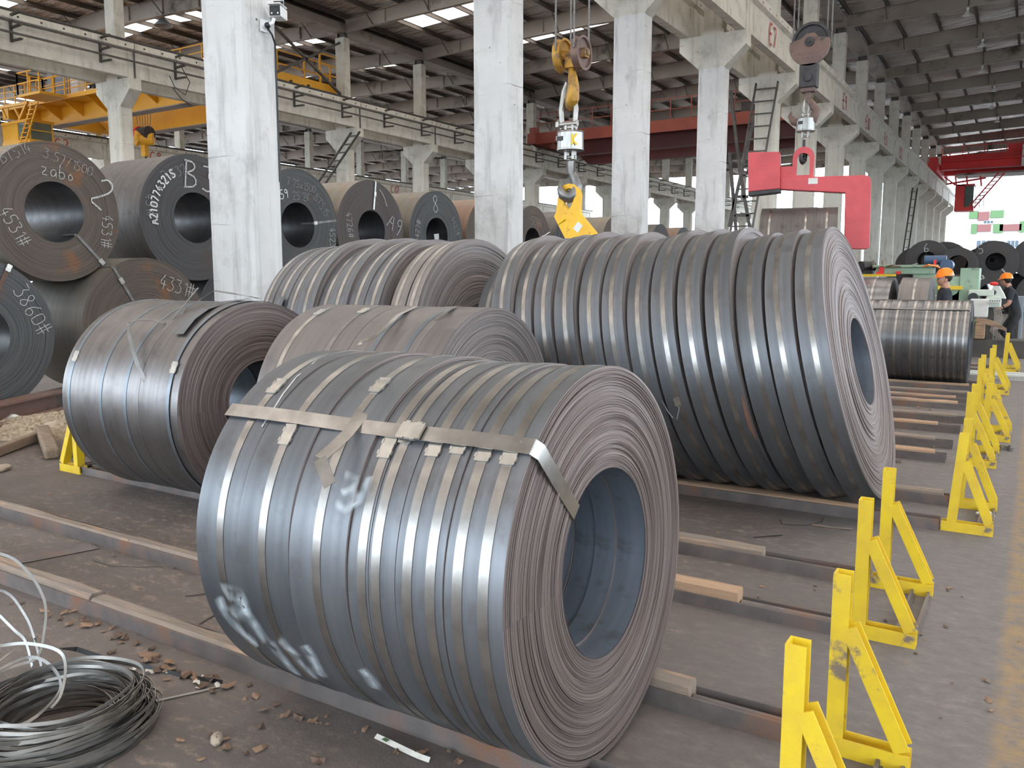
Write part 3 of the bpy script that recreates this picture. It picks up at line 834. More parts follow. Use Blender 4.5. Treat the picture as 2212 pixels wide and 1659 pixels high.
# --- left coil of the second track
C3Y, C3R, C3Z = 4.03, .705, .718
xs3 = [-5.90, -5.62, -5.00, -4.594]
c3, c3r = slit_coil('squat slit coil at left beside the white column with a loose strap sticking up', xs3, C3Y, C3R, C3Z, [('slit_dull', 'laps', 'bore')] * 2 + [('slit_dull', 'laps', 'hr_bore')], 0.0, [-5.80, -5.43, -4.68], seeds=31, smat='strap_blue', strap_w=.03, nface=60, bulges={0: .012, 1: .0, 2: .012}, wave=.007)
P('strap', band_mesh(-5.15 - xs3[1] - .015, -5.15 - xs3[1] + .015, c3r[1][1], 'strap_blue'), None, c3r[1][0])
for u, v, i, sx in ((176, 772, 0, -5.80), (366, 795, 2, -4.68)):
    q = oncyl(u, v, C3Y, C3Z, C3R); seal(c3r[i][0], sx - xs3[i], math.atan2(q.z, q.y), c3r[i][1] + .01, 1.2)
def off_strap(parent, cy, cz, r, xref, path, w, mat, name='loose_strap_end', nrm=None):
    pts = [oncyl(u, v, cy, cz, r + h) - V((xref, 0, 0)) for u, v, h in path]
    return P(name, M().ribbon(pts, [nrm or V((0, p.y, p.z)) for p in pts], w, .0018), mat, parent, loc=(0, 0, r), ang=30)
off_strap(c3, C3Y, C3Z, C3R, xs3[-1], [(313, 822, .004), (300, 795, .03), (287, 755, .06), (279, 720, .09), (277, 697, .10)], .032, 'strap_dark', nrm=V((.3, -1, .2)))
off_strap(c3, C3Y, C3Z, C3R, xs3[-1], [(277, 697, .10), (300, 691, .08), (330, 691, .05), (357, 699, .006)], .03, 'strap_dark', nrm=V((0, -.4, 1)))
off_strap(c3, C3Y, C3Z, C3R, xs3[-1], [(365, 712, .004), (400, 668, .01), (425, 652, .05), (462, 628, .10), (500, 634, .09), (535, 640, .07), (560, 645, .02)], .028, 'strap_dark')
off_strap(c3, C3Y, C3Z, C3R, xs3[-1], [(372, 690, .004), (395, 662, .03), (428, 622, .09)], .012, 'strap_blue')
# lifted outer lap between the second and third strip
off_strap(c3, C3Y, C3Z, C3R, xs3[-1], [(385, 722, .03), (410, 690, .035), (440, 668, .03), (490, 652, .015), (540, 645, .006)], .10, 'slit', 'lifted_lap')

# --- right coil of the second track
C4Y, C4R, C4Z = 4.15, .687, .735
xs4 = [-4.05, -3.72, -3.40, -3.06, -2.90, -2.724]
c4, c4r = slit_coil('brown slit coil just behind the front coil with seals and a lifted strap on top', xs4, C4Y, C4R, C4Z, BROWN3, 0.0, [-3.90, -3.56, -3.22, -2.975, None], seeds=51, nface=60, smat=['strap', 'strap_dark', 'strap_blue', 'strap_blue', 'strap'], wave=.006)
for u, v, i in ((686, 675, 0), (773, 672, 1)):
    q = oncyl(u, v, C4Y, C4Z, C4R); seal(c4r[i][0], [-3.90, -3.56][i] - xs4[i], math.atan2(q.z, q.y), c4r[i][1], 1.2)
off_strap(c4, C4Y, C4Z, C4R, xs4[-1], [(900, 662, .004), (862, 680, .02), (835, 705, .045), (805, 730, .07), (779, 737, .09), (778, 745, .088)], .034, 'strap')
off_strap(c4, C4Y, C4Z, C4R, xs4[-1], [(985, 662, .008), (965, 672, .02), (940, 690, .006)], .03, 'strap_dark')

# --- long row of leaning narrow coils
TL = math.radians(13.6)
xs2 = [-3.64, -3.416, -3.22, -3.049, -2.879, -2.692, -2.496, -2.313, -2.126, -1.945, -1.757, -1.56, -1.362, -1.171, -0.985]
CNT = ['first', 'second', 'third', 'fourth', 'fifth', 'sixth', 'seventh', 'eighth', 'ninth', 'tenth', 'eleventh', 'twelfth', 'thirteenth', 'fourteenth']
def narrow(x1, w, y, r, tilt, label, group, seed, nr, seg, strap=True, zb=.0, mats=BLUE3, smat='strap', sx=.52, wave=.004):
    zc = zb + r * math.cos(tilt) + w * math.sin(tilt) * .5
    t = T('narrow_coil', label, 'coil', (x1 - w * math.cos(tilt), y, zb), group=group)
    me = ring_mesh('strip_ring', w, r, .305, mats, nr, seg, seed, .0013, wave)
    o = P('strip_ring', me, None, t, loc=(0, 0, zc - zb), rot=(0, -tilt, 0))
    if strap: P('strap', band_mesh(w * sx - .016, w * sx + .016, r, smat, drift=.006), None, o)
    return t, o
n2 = len(xs2) - 1
for i in range(n2):
    k = n2 - 1 - i      # from the right
    r = .949 + rnd.uniform(-.016, .010) if 0 < k else .949
    if i == 0: r = .85
    w = (xs2[i + 1] - xs2[i]) * math.cos(TL) - .016 - rnd.uniform(0, .012)
    lab = {0: 'leaning narrow coil at the right end of the long row, bore in view', n2 - 1: 'low narrow coil at the left end of the long leaning row'}.get(k, '%s leaning narrow coil from the right end of the long row' % CNT[k])
    tt, oo = narrow(xs2[i + 1], w, 6.145 + rnd.uniform(-.02, .02), r, TL + rnd.uniform(-.005, .005) * (k > 0), lab, 'leaning narrow coils of the long row', 200 + i, 80 if k == 0 else 16, 192 if k == 0 else 120, zb=.045, sx=rnd.uniform(.44, .56), wave=.007 if k == 0 else .012,
                    mats=('slit', 'laps', 'bore') if k == 0 else ('slit', 'laps_grey', 'bore'))
    if i == 3:
        p = [(w * .92, -.0, 0)]
        m = M()
        for a in range(12):
            pass
    if k == 5:      # twisted tie end hanging from the strap
        a0 = math.radians(196)
        pts = [surf(w * .5, a0, r + .006), surf(w * .52, a0 + .02, r + .02), surf(w * .40, a0 + .07, r + .06), surf(w * .22, a0 + .06, r + .05), surf(w * .05, a0 + .02, r + .03), surf(-.02, a0 - .06, r + .01)]
        P('tie_end', M().tube(pts, .004, 6), 'strap_dark', oo); seal(oo, w * .5, a0 - .03, r, .9)
    if k in (3, 11):   # rust patches on the outer lap
        a0 = math.radians(178 if k == 11 else 190)
        m = M(); vs = []; fs = []
        for j in range(13):
            aa = a0 + (j / 12) * (.21 if k == 11 else .35); ww = (.05 if k == 11 else .025) * math.sin(math.pi * (j + .7) / 13.4) * rnd.uniform(.7, 1.1)
            c = w * .8 if k == 11 else w * .93
            vs += [surf(c - ww * .8, aa, r + .003), surf(min(w - .003, c + ww), aa, r + .003)]
        for j in range(12): fs.append((2 * j, 2 * j + 1, 2 * j + 3, 2 * j + 2))
        P('rust_patch', m.add(vs, fs), 'rust_patch', oo)

# --- group of narrow coils at the left end of the same track
xs5 = [q * 1.04 for q in (-5.49, -5.36, -5.18, -5.02, -4.84, -4.66, -4.50, -4.33, -4.09, -3.93, -3.80)]
C5Y, C5R = 5.89, .965
for i in range(10):
    k = 9 - i
    w = xs5[i + 1] - xs5[i] - .012 - rnd.uniform(0, .01)
    if i == 7: w = (xs5[8] - xs5[7]) * .62
    lab = {0: 'narrow coil at the right end of the far left group, layered side showing', 9: 'leftmost narrow coil of the group beside the white column'}.get(k, '%s narrow coil from the left in the group beside the white column' % CNT[i])
    tt, oo = narrow(xs5[i + 1] - (0 if i != 7 else .09), w, C5Y, C5R + rnd.uniform(-.025, .008), math.radians(5 + rnd.uniform(-.3, .3)), lab, 'narrow coils of the far left group', 400 + i, 50 if k == 0 else 16, 120, zb=.0,
                    mats=('slit_brown' if i in (8, 9) else 'slit', 'laps_grey', 'bore'), wave=.012, sx=rnd.uniform(.35, .6))
    if i == 1:   # loose outer end of strip hanging at the front
        pts = [surf(w * .55, math.radians(a), C5R + h) for a, h in ((150, .004), (160, .01), (170, .02), (180, .035), (190, .05))]
        P('loose_lap', M().ribbon(pts, [V((0, p.y, p.z)) for p in pts], .11, .003), 'slit', oo)
# wooden chock wedged on top in the gap
tag(P('wood_chock', M().box(-.055, .055, -.05, .05, -.04, .04).box(-.05, .04, -.045, .045, .03, .05), 'log', loc=(-4.37, 4.97, 1.30), rot=(.5, .3, .4), bevel=.008), 'small wooden chock stuck between the narrow coils, above the brown coil', 'wood block')

# --- dark hot rolled coils, axis along X
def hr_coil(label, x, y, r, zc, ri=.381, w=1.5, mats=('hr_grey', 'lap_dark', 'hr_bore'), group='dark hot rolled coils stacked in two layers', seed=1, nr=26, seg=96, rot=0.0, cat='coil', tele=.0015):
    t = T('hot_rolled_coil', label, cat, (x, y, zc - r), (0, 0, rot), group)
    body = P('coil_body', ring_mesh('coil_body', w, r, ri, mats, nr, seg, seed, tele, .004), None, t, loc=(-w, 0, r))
    return t, body
def face_text(t, r, text, py, pz, size, rotdeg, w=.012, mat='chalk', jit=.03, seed=3, spacing=.78):
    jit *= .5; a = math.radians(rotdeg); rt = V((0, math.cos(a), math.sin(a))); up = V((0, -math.sin(a), math.cos(a)))
    m = lettering(M(), text, V((.012, py, pz + r)), rt, up, size, w * .72, jit, seed, spacing * .82)
    return P('chalk_writing', m, mat, t)
def face_strap(t, r, ri, deg, mat='strap_dark', w=.035, through=True, seal_at=None, over=.25):
    a = math.radians(deg); rad = V((0, math.cos(a), math.sin(a)))
    pts = [V((-.3, 0, 0)) + rad * (ri - .012), V((-.02, 0, 0)) + rad * (ri - .012), V((.014, 0, 0)) + rad * (ri + .02), V((.014, 0, 0)) + rad * (r - .02), V((-.01, 0, 0)) + rad * (r + .006), V((-1.4, 0, 0)) + rad * (r + .006)]
    nr = [-rad, -rad, V((1, 0, 0)), V((1, 0, 0)), rad, rad]
    o = P('strap', M().ribbon(pts, nr, w, .003), mat, t, loc=(0, 0, r))
    if seal_at is not None:
        s = P('strap_seal', SEAL, None, o)
        tan = V((0, -math.sin(a), math.cos(a)))
        mx = MX((tan, rad, V((1, 0, 0)))).transposed().to_4x4()
        s.matrix_local = MX.Translation(V((.018, 0, 0)) + rad * seal_at) @ mx @ MX.Scale(1.3, 4)
    return o
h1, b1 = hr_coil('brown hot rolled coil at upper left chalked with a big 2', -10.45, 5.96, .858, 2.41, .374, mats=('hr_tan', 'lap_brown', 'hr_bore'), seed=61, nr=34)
R1 = .858
face_text(h1, R1, 'BT514', -.60, .52, .14, 26, .010, 'chalk_faint')
face_text(h1, R1, '3.57/1500', -.12, .66, .125, -16, .010, 'chalk_faint')
face_text(h1, R1, 'zabo', -.16, .45, .17, -8, .011)
face_text(h1, R1, '2', .42, .20, .40, -38, .03, 'chalk', .0)
face_text(h1, R1, '4531#', .62, .02, .15, -97, .011)
face_text(h1, R1, '4531#', -.70, -.02, .17, -62, .011)
face_strap(h1, R1, .374, -47, seal_at=.83)
h2, b2 = hr_coil('grey hot rolled coil left of the white column chalked B3', -10.8, 8.30, .935, 2.49, .376, seed=62)
R2 = .935
face_text(h2, R2, 'B3', -.20, .44, .40, -6, .034, 'chalk', .015, spacing=.95)
face_text(h2, R2, 'B1632', -.52, .48, .15, 22, .009, 'chalk_faint')
face_text(h2, R2, '431#', -.84, .30, .15, -88, .010, 'chalk_faint')
m = M(); tx = 'A210774321S'
for i, ch in enumerate(tx):
    ph = math.radians(188 - i * 6.6); rr_ = .66
    up = V((0, math.cos(ph), math.sin(ph))); rt = V((0, math.sin(ph), -math.cos(ph)))
    lettering(m, ch, V((.013, 0, R2)) + up * rr_ - rt * .035, rt, up, .125, .022)
P('stencilled_number', m, 'stencil', h2)
h3, b3 = hr_coil('slate grey hot rolled coil just right of the white column, strapped through its bore', -10.78, 10.345, .945, 2.49, .381, mats=('hr_grey', 'lap_slate', 'hr_bore'), seed=63, nr=34)
face_text(h3, .945, '7.75x1500', -.25, .66, .13, -8, .009, 'chalk_faint')
face_text(h3, .945, '25.2K', -.12, .42, .14, 0, .009, 'chalk_faint')
face_text(h3, .945, 'BT515', .36, .48, .15, -48, .009, 'chalk_faint')
face_text(h3, .945, '46159', -.62, .34, .15, 14, .022, 'stencil')
face_text(h3, .945, '4523#', .74, .0, .14, -90, .010)
face_strap(h3, .945, .381, 8, seal_at=.40)
face_strap(h3, .945, .381, 186)
h4, b4 = hr_coil('plum brown hot rolled coil chalked A9 with a vertical strap', -10.855, 12.306, .945, 2.49, .381, mats=('hr_tan', 'lap_plum', 'hr_bore'), seed=64, nr=14)
face_text(h4, .945, 'A9', .42, .12, .34, -30, .020, 'chalk', .01)
face_text(h4, .945, '4726#', -.72, .30, .15, -82, .010)
face_text(h4, .945, '\\', .27, .46, .34, 10, .022, 'chalk')
face_text(h4, .945, '47', .72, -.18, .15, -60, .010)
face_strap(h4, .945, .381, 82, 'strap', .04, seal_at=.7)
h5, b5 = hr_coil('dark hot rolled coil marked with a looped 8 and a white tag in its bore', -10.93, 14.47, .935, 2.485, .381, mats=('hr_tan', 'lap_slate', 'hr_bore'), seed=65)
face_text(h5, .935, '8', -.17, .47, .38, 2, .024, 'chalk', .02)
face_text(h5, .935, '4427#', -.66, -.18, .15, 78, .010)
face_text(h5, .935, '4427#', .50, .40, .14, -62, .010, 'chalk_faint')
P('white_tag', M().box(-.40, -.39, -.06, .08, .10, .30), 'white', h5, loc=(.1, .18, .70), rot=(.15, 0, -.5))
h6, b6 = hr_coil('rusty hot rolled coil left of the second white column', -10.95, 16.5, .935, 2.485, .381, mats=('hr_rust', 'lap_brown', 'hr_bore'), seed=66)
face_text(h6, .935, '21', -.55, .35, .2, -60, .012, 'chalk_faint')
face_text(h6, .935, '5088', -.72, -.1, .17, -70, .012, 'chalk_faint')
h7, b7 = hr_coil('dark brown hot rolled coil right of the second white column chalked 5088', -11.0, 18.6, .93, 2.48, .381, mats=('hr_grey', 'lap_brown', 'hr_bore'), seed=67)
face_text(h7, .93, '5088', -.1, .45, .22, -4, .012, 'chalk_faint')
for d_ in (20, 12, 4): face_strap(h7, .93, .381, d_, 'strap', .02, seal_at=.5)
hr_coil('dark hot rolled coil behind the yellow lifting hook', -11.0, 20.65, .93, 2.48, .381, seed=68)
hr_coil('tan hot rolled coil with shiny straps right of the yellow lifting hook', -10.6, 22.7, .93, 2.45, .381, mats=('hr_tan', 'lap_brown', 'hr_bore'), seed=69)
for i, (x, y, mm) in enumerate(((-11.0, 27.2, ('hr_grey', 'lap_dark', 'hr_bore')), (-11.0, 29.4, ('hr_rust', 'lap_slate', 'hr_bore')), (-11.0, 31.5, ('hr_rust', 'lap_dark', 'hr_bore')), (-11.0, 35.8, ('hr_rust', 'lap_brown', 'hr_bore')), (-11.0, 38.0, ('hr_tan', 'lap_dark', 'hr_bore')))):
    hr_coil('far coil of the stacked row seen between the columns, %s from the yellow hook' % ('nearest', 'second', 'third', 'fourth', 'fifth')[i], x, y, .93, 2.48, .381, mats=mm, seed=71 + i, nr=10, seg=64)
for i, y in enumerate((26.2, 28.3, 30.45, 32.55, 34.8, 36.9, 39.0)):
    hr_coil('%s lower coil under the far stacked row seen between the columns' % ORD[i], -11.0, y, .93, .935, .381, seed=171 + i, nr=8, seg=48)
l1, bb1 = hr_coil('dark coil at the left edge in the lower layer chalked 3860', -10.2, 4.80, .905, .935, .381, mats=('hr_grey', 'lap_slate', 'hr_bore'), seed=81)
face_text(l1, .905, '3860#', .43, .52, .20, -64, .011)
face_strap(l1, .905, .381, 62, 'strap_rust', .05, seal_at=.88)
l2, bb2 = hr_coil('brown coil in the lower layer chalked 4331, strapped, under the coil marked 2', -10.25, 7.02, .93, .935, .381, mats=('hr_tan', 'lap_brown', 'hr_bore'), seed=82, nr=34)
face_text(l2, .93, '4331#', .18, .53, .20, -16, .012)
face_strap(l2, .93, .381, 120, seal_at=.72)
for i, y in enumerate((9.32, 11.33, 13.39, 15.48, 17.55, 19.6, 21.7)):
    hr_coil('lower layer coil in shadow %s' % ('left of the white column', 'behind the white column', 'behind the left group of narrow coils', 'under the coil chalked A9', 'under the coil with the white tag', 'behind the middle columns', 'behind the yellow hook')[i], -11.0, y, .93, .935, .381, seed=90 + i, nr=8, seg=64)

# coil with many strips beyond the long row
C6Y, C6R, C6Z = 13.75, .60, .67
xs6 = [-2.16, -1.98, -1.80, -1.585, -1.37, -1.245, -1.13, -1.035, -.955, -.87, -.755]
st6 = [a + (b - a) * .5 for a, b in zip(xs6, xs6[1:])]
c6, c6r = slit_coil('shiny slit coil of many narrow strips in front of the worker at right', xs6, C6Y, C6R, C6Z, ('slit_shiny', 'lap_dark', 'bore'), 0.0, st6, seeds=101, nface=24, smat='strap', strap_w=.026, rad_j=.003, face_seg=112)
cross_strap(c6, xs6[0] - xs6[-1] - .02, -.02, math.radians(128), C6R, .305, .03, 'strap_dark', .3)
for i, (xa, xb, lab) in enumerate(((-2.75, -2.16, 'grey narrow coil with one bright strap behind the shiny slit coil'), (-2.02, -1.55, 'brown narrow coil with one bright strap beside the worker in the foreground of the mill'))):
    narrow(xb, xb - xa, 16.45, .79, 0, lab, None, 120 + i, 20, 112, zb=.02, mats=('slit_shiny' if i == 0 else 'slit_brown', 'lap_dark', 'bore'))

# ------------------------------------------------------------------ floor rails, timbers, stops
def floor_rail(y, x0, x1, label, timbers, h=.072, d=.10, bar=None, tz=.10):
    t = T('floor_rail', label, 'rail', (x0, y, 0), group='floor rails under the coils')
    Lx = x1 - x0
    P('channel', M().box(0, Lx, 0, .010, 0, h).box(0, Lx, d, d + .010, 0, h).box(0, Lx, .010, d, 0, .012), 'rail', t, smooth=False)
    for i, (a, b, z, m_) in enumerate(timbers):
        w = M(); n = 8; vs = []
        for k in range(n + 1):
            f = k / n; xx = a - x0 + (b - a) * f
            j = rnd.uniform(-.006, .006) if 0 < k < n else 0
            vs += [(xx, .012, .014), (xx, d - .002, .014), (xx, d - .004 + j * .5, z - .012 + j), (xx, d - .02, z + j), (xx, .028 + j, z - j * .6), (xx, .013, z - .012)]
        fs = []
        for k in range(n):
            for j in range(6): fs.append((k * 6 + j, k * 6 + (j + 1) % 6, k * 6 + 6 + (j + 1) % 6, k * 6 + 6 + j))
        fs += [tuple(range(6)), tuple(n * 6 + j for j in reversed(range(6)))]
        P('timber', w.add(vs, fs), m_, t, ang=20)
    if bar: P('round_bar', M().cyl((bar[0] - x0, d * .55, .038), (bar[1] - x0, d * .55, .038), .023, 12), 'rail', t)
    return t
floor_rail(2.15, -7.6, -.545, 'front floor rail running under the front coil from the lower left corner', [(-7.6, -5.5, .09, 'timber'), (-5.49, -3.73, .098, 'timber'), (-3.72, -2.2, .085, 'timber'), (-2.19, -1.62, .095, 'timber_fresh'), (-1.61, -1.22, .10, 'timber_fresh')])
floor_rail(2.79, -8.2, -.515, 'second floor rail, behind the front coil, with a stubby timber end and a round bar', [(-8.2, -6.6, .085, 'timber'), (-6.59, -4.4, .08, 'timber'), (-4.39, -2.6, .085, 'timber'), (-2.59, -.985, .115, 'timber')], bar=(-.98, -.53))
floor_rail(3.80, -6.55, -.64, 'third floor rail, starting at the left yellow stop under the squat coil', [(-5.9, -3.9, .082, 'timber'), (-3.89, -2.3, .08, 'timber'), (-2.29, -1.11, .115, 'timber_fresh')], bar=(-1.1, -.65), h=.06)
floor_rail(4.50, -6.55, -.64, 'fourth floor rail between the brown coil and the stops', [(-6.4, -4.0, .085, 'timber'), (-3.99, -1.19, .105, 'timber')], bar=(-1.18, -.65))
floor_rail(5.80, -6.5, -.425, 'fifth floor rail along the front of the long leaning row', [(-6.5, -3.4, .09, 'timber'), (-3.39, -.86, .095, 'timber_fresh')])
floor_rail(6.47, -6.5, -.425, 'sixth floor rail behind the long leaning row', [(-6.5, -3.4, .09, 'timber'), (-3.39, -.46, .10, 'timber')])
for i, (y, m_) in enumerate(((8.02, 'timber_fresh'), (8.70, 'timber'), (9.62, 'timber_fresh'), (10.3, 'timber'), (11.38, 'timber_fresh'), (11.9, 'timber_fresh'), (12.5, 'timber'), (13.38, 'timber_fresh'), (14.02, 'timber'), (16.1, 'timber'), (16.75, 'timber'))):
    floor_rail(y, -4.2, -.57, '%s floor rail beyond the long leaning row' % ORD[i], [(-4.2, -2.2, .095, 'timber'), (-2.19, -.66 - .06 * (i % 3), .10, m_)])

def channel_post(m, x0, y0, z0, h, w, d, lean=0.0, th=.008):
    """U section, web at -X, open to +X"""
    def q(xa, xb, ya, yb):
        p = [(xa, ya, z0), (xb, ya, z0), (xb, yb, z0), (xa, yb, z0)]
        m.hexa(p + [(a + lean, b, z0 + h) for a, b, _ in p])
    q(x0, x0 + th, y0 + th, y0 + d - th); q(x0, x0 + w, y0, y0 + th); q(x0, x0 + w, y0 + d - th, y0 + d)
def stop(x, ya, yb, label, h=.63, lean=.0, ln=.29, bw=.055, flip=False, loc_z=0):
    t = T('coil_stop', label, 'coil stop', (x, ya, loc_z), (0, 0, math.pi if flip else 0), group='yellow coil stops')
    dy = yb - ya
    for k, y in enumerate((0, dy)):
        P('base_beam', M().box(-.03, ln - .03, y, y + .008, 0, .062).box(-.03, ln - .03, y + .008, y + .062, 0, .008).box(-.03, ln - .03, y + .062, y + .07, 0, .062), 'yellow_post', t, smooth=False)
        m = M(); channel_post(m, 0, y + .004, .06, h - .06, bw, .062, lean * (1 if k == 0 else .6))
        P('post', m, 'yellow_post', t, smooth=False)
        m = M()
        ta = V((bw * .62 + lean * .65, y + .035, h * .70)); tb = V((ln - .075, y + .035, .06))
        m.bar(ta, tb, .058, .006).bar(ta + V((.022, -.029, .01)), tb + V((.022, -.029, .01)), .006, .05).bar(ta + V((.022, .029, .01)), tb + V((.022, .029, .01)), .006, .05)
        P('brace', m, 'yellow_post', t, smooth=False)
    for xx in (ln - .115, ln - .04):
        P('tie_bar', M().box(xx - .012, xx, .07, dy, .004, .03).box(xx - .012, xx + .01, .07, dy, .004, .009), 'rail', t, smooth=False)
    return t
stop(-.505, 2.18, 2.81, 'nearest yellow coil stop at the lower right corner, cut by the frame')
stop(-.60, 3.84, 4.53, 'second yellow coil stop from the front, level with the brown coil')
stop(-.385, 5.83, 6.47, 'third yellow coil stop at the end of the long leaning row', lean=.04)
stop(-.445, 7.98, 8.66, 'fourth yellow coil stop, braces crossing those behind', lean=.01)
stop(-.375, 9.35, 9.95, 'fifth yellow coil stop, leaning to the right', lean=.03, h=.57)
stop(-.53, 11.45, 12.05, 'sixth yellow coil stop, level with the gap before the shiny slit coil')
stop(-.48, 13.2, 13.9, 'seventh yellow coil stop at the end of the shiny slit coil')
stop(-.40, 16.3, 17.1, 'farthest yellow coil stop, narrow frame near the second worker', lean=.02)
stop(-6.56, 4.52, 5.19, 'yellow coil stop at the left end of the squat coil', flip=True)

# ------------------------------------------------------------------ lifting gear
def sheave(m, c, r, w, axis='Y', seg=40):
    m.lathe([(-w / 2, .02), (w / 2, .02), (w / 2, r * .25), (w * .2, r * .3), (w * .2, r * .82), (w / 2, r * .86), (w / 2, r), (w * .2, r * .93), (-w * .2, r * .93), (-w / 2, r), (-w / 2, r * .86), (-w * .2, r * .82), (-w * .2, r * .3), (-w / 2, r * .25)], axis, seg, None, True, c)
def hook_curve(m, c, s, r, mx=None, flip=1):
    """single crane hook hanging below c; s = size"""
    pts = [(0, 0, 0), (0, 0, -.35), (.10 * flip, 0, -.55), (.20 * flip, 0, -.78), (.14 * flip, 0, -1.06), (-.08 * flip, 0, -1.18), (-.28 * flip, 0, -1.08), (-.36 * flip, 0, -.88), (-.34 * flip, 0, -.74)]
    rr = [.085, .085, .11, .135, .15, .14, .115, .08, .03]
    q = []
    for i in range(len(pts) - 1):
        for k in range(3):
            f = k / 3; q.append([pts[i][j] + (pts[i + 1][j] - pts[i][j]) * f for j in range(3)] + [rr[i] + (rr[i + 1] - rr[i]) * f])
    q.append(list(pts[-1]) + [rr[-1]])
    P3 = [V((a, b, d)) * s for a, b, d, _ in q]
    if mx: P3 = [mx @ p for p in P3]
    return m.tube([V(c) + p for p in P3], [r * e[3] for e in q], 12)
def load_cell(name, label, loc, d, h, rotz):
    t = T(name, label, 'crane scale', loc, (0, 0, rotz))
    P('housing', M().lathe([(0, 0), (0, d * .48), (h * .04, d * .5), (h * .10, d * .5), (h * .12, d * .485), (h * .92, d * .485), (h * .94, d * .5), (h, d * .49), (h, 0)], 'Z', 40, closed=False), 'cell', t)
    P('display_label', M().box(-d * .30, -d * .06, -d * .505, -d * .47, h * .48, h * .70), 'black_iron', t, smooth=False)
    P('display_label', M().box(-d * .33, -d * .27, -d * .49, -d * .46, h * .50, h * .72), 'off_white', t, smooth=False)
    P('eye_lug', M().box(-d * .18, -d * .10, -d * .12, d * .12, h, h * 1.32).box(d * .10, d * .18, -d * .12, d * .12, h, h * 1.32).cyl((-d * .24, 0, h * 1.22), (d * .24, 0, h * 1.22), d * .10, 12), 'galv', t)
    P('lower_clevis', M().box(-d * .20, -d * .10, -d * .10, d * .10, -h * .42, .01).box(d * .10, d * .20, -d * .10, d * .10, -h * .42, .01).cyl((-d * .23, 0, -h * .3), (d * .23, 0, -h * .3), d * .06, 12), 'galv', t)
    return t

# first hook: block with two rusty yellow sheaves, scale, yellow lifting plate
HY = 9.0
def hp(u, v, y=HY): return at(u, v, 'y', y)
p = hp(1236, 118)
t = T('crane_hook_block', 'rusty yellow crane hook block with two sheaves hanging left of centre', 'hook block', tuple(p))
RZ = 0.0
mR = MX.Rotation(RZ, 4, 'Z')
for k, dx in enumerate((-.12, .12)):
    m = M(); sheave(m, (dx, 0, .0), .195, .09, 'X')
    P('sheave', m, 'hook_worn' if k == 0 else 'brown_iron', t, rot=(0, 0, RZ))
m = M().box(-.20, .20, -.05, .05, -.06, .05).cyl((-.22, 0, 0), (.22, 0, 0), .04, 14).box(-.07, .07, -.07, .07, -.16, -.03)
P('crosshead', m, 'hook_worn', t, rot=(0, 0, RZ), bevel=.01)
m = M(); hook_curve(m, (0, 0, -.02), .46, .50, MX.Rotation(math.radians(-50), 4, 'Z'))
P('hook', m, 'hook_worn', t)
P('safety_latch', M().bar((.07, -.02, -.26), (.05, -.06, -.40), .03, .012), 'galv', t, smooth=False)
ropes = T('wire_rope_set', 'four steel wire ropes running up from the rusty yellow hook block', 'wire rope', (p.x, p.y, p.z + .1))
for dx, dy in ((-.12, -.185), (-.12, .185), (.12, -.185), (.12, .185)):
    a = mR @ V((dx, dy, -.08)); P('rope', M().cyl(a, a + V((0, 0, 9.0)), .011, 8), 'wire_rope', ropes)
q = hp(1232, 327)
lc = load_cell('crane_scale', 'round chrome crane scale with a yellow mark above the yellow lifting hook', (q.x, q.y, q.z), .325, .225, RZ * .3)
mk_ = M(); lettering(mk_, 'K', V((.09, -.148, .05)), V((.85, .5, 0)), V((0, 0, 1)), .13, .022, th=.003)
P('yellow_mark', mk_, 'yellow', lc)
# shackle between hook and scale
m = M(); pts = [(-.085, 0, -.02), (-.10, 0, .17), (-.065, 0, .38), (-.02, 0, .47), (.02, 0, .47), (.065, 0, .38), (.10, 0, .17), (.085, 0, -.02)]
m.tube(pts, .03, 10).cyl((-.12, 0, 0), (.12, 0, 0), .036, 12).cyl((-.15, 0, 0), (-.11, 0, 0), .055, 6)
q2 = hp(1228, 268)
tag(P('bow_shackle', m, 'galv', loc=tuple(q2), rot=(0, 0, RZ * .8)), 'grey bow shackle joining the rusty hook to the chrome scale', 'shackle')
q3 = hp(1234, 352)
t = T('steel_lifting_link', 'dark forged hook under the chrome scale holding the yellow lifting plate', 'hook', tuple(q3))
m = M(); hook_curve(m, (0, 0, .02), .36, .50, MX.Rotation(math.radians(35), 4, 'Z'), 1); P('hook', m, 'strap_dark', t)
P('link', M().tube([(-.03, 0, .02), (-.05, 0, -.06), (-.04, 0, -.13), (.03, 0, -.13), (.045, 0, -.06), (.03, 0, .02)], .016, 8, closed=True), 'dark_steel', t)
# yellow lifting plate: C hook seen nearly from its side
def outl(L_, y): return [(hp(u, v, y).x, hp(u, v, y).z) for u, v in L_]
out_ = outl([(1212, 412), (1219, 401), (1230, 397), (1242, 398), (1252, 407), (1256, 421), (1254, 450), (1255, 462), (1275, 486), (1296, 512), (1330, 552), (1318, 590), (1262, 590), (1236, 540), (1215, 500), (1199, 468), (1204, 458), (1207, 430)], HY)
in_ = outl([(1221, 415), (1226, 409), (1232, 407), (1238, 409), (1242, 417), (1243, 426), (1240, 436), (1236, 445), (1233, 450), (1230, 452), (1228, 451), (1227, 449), (1225, 447), (1223, 444), (1221, 440), (1220, 434), (1219, 427), (1219, 421)], HY)
t = T('yellow_lifting_hook', 'worn yellow plate lifting hook with a white sticker hanging behind the long coil row', 'lifting hook', tuple(hp(1235, 400)))
o_ = t.location
so = [(a - o_.x, b - o_.z) for a, b in out_]; si = [(a - o_.x, b - o_.z) for a, b in in_]
P('plate', M().plate_hole(so, si, 'Y', -.03, .03), 'yellow', t, smooth=False, bevel=.004)
t.children[0].data.materials[0] = MT['hook_yellow']
a_, b_ = hp(1251, 489), hp(1251, 490)
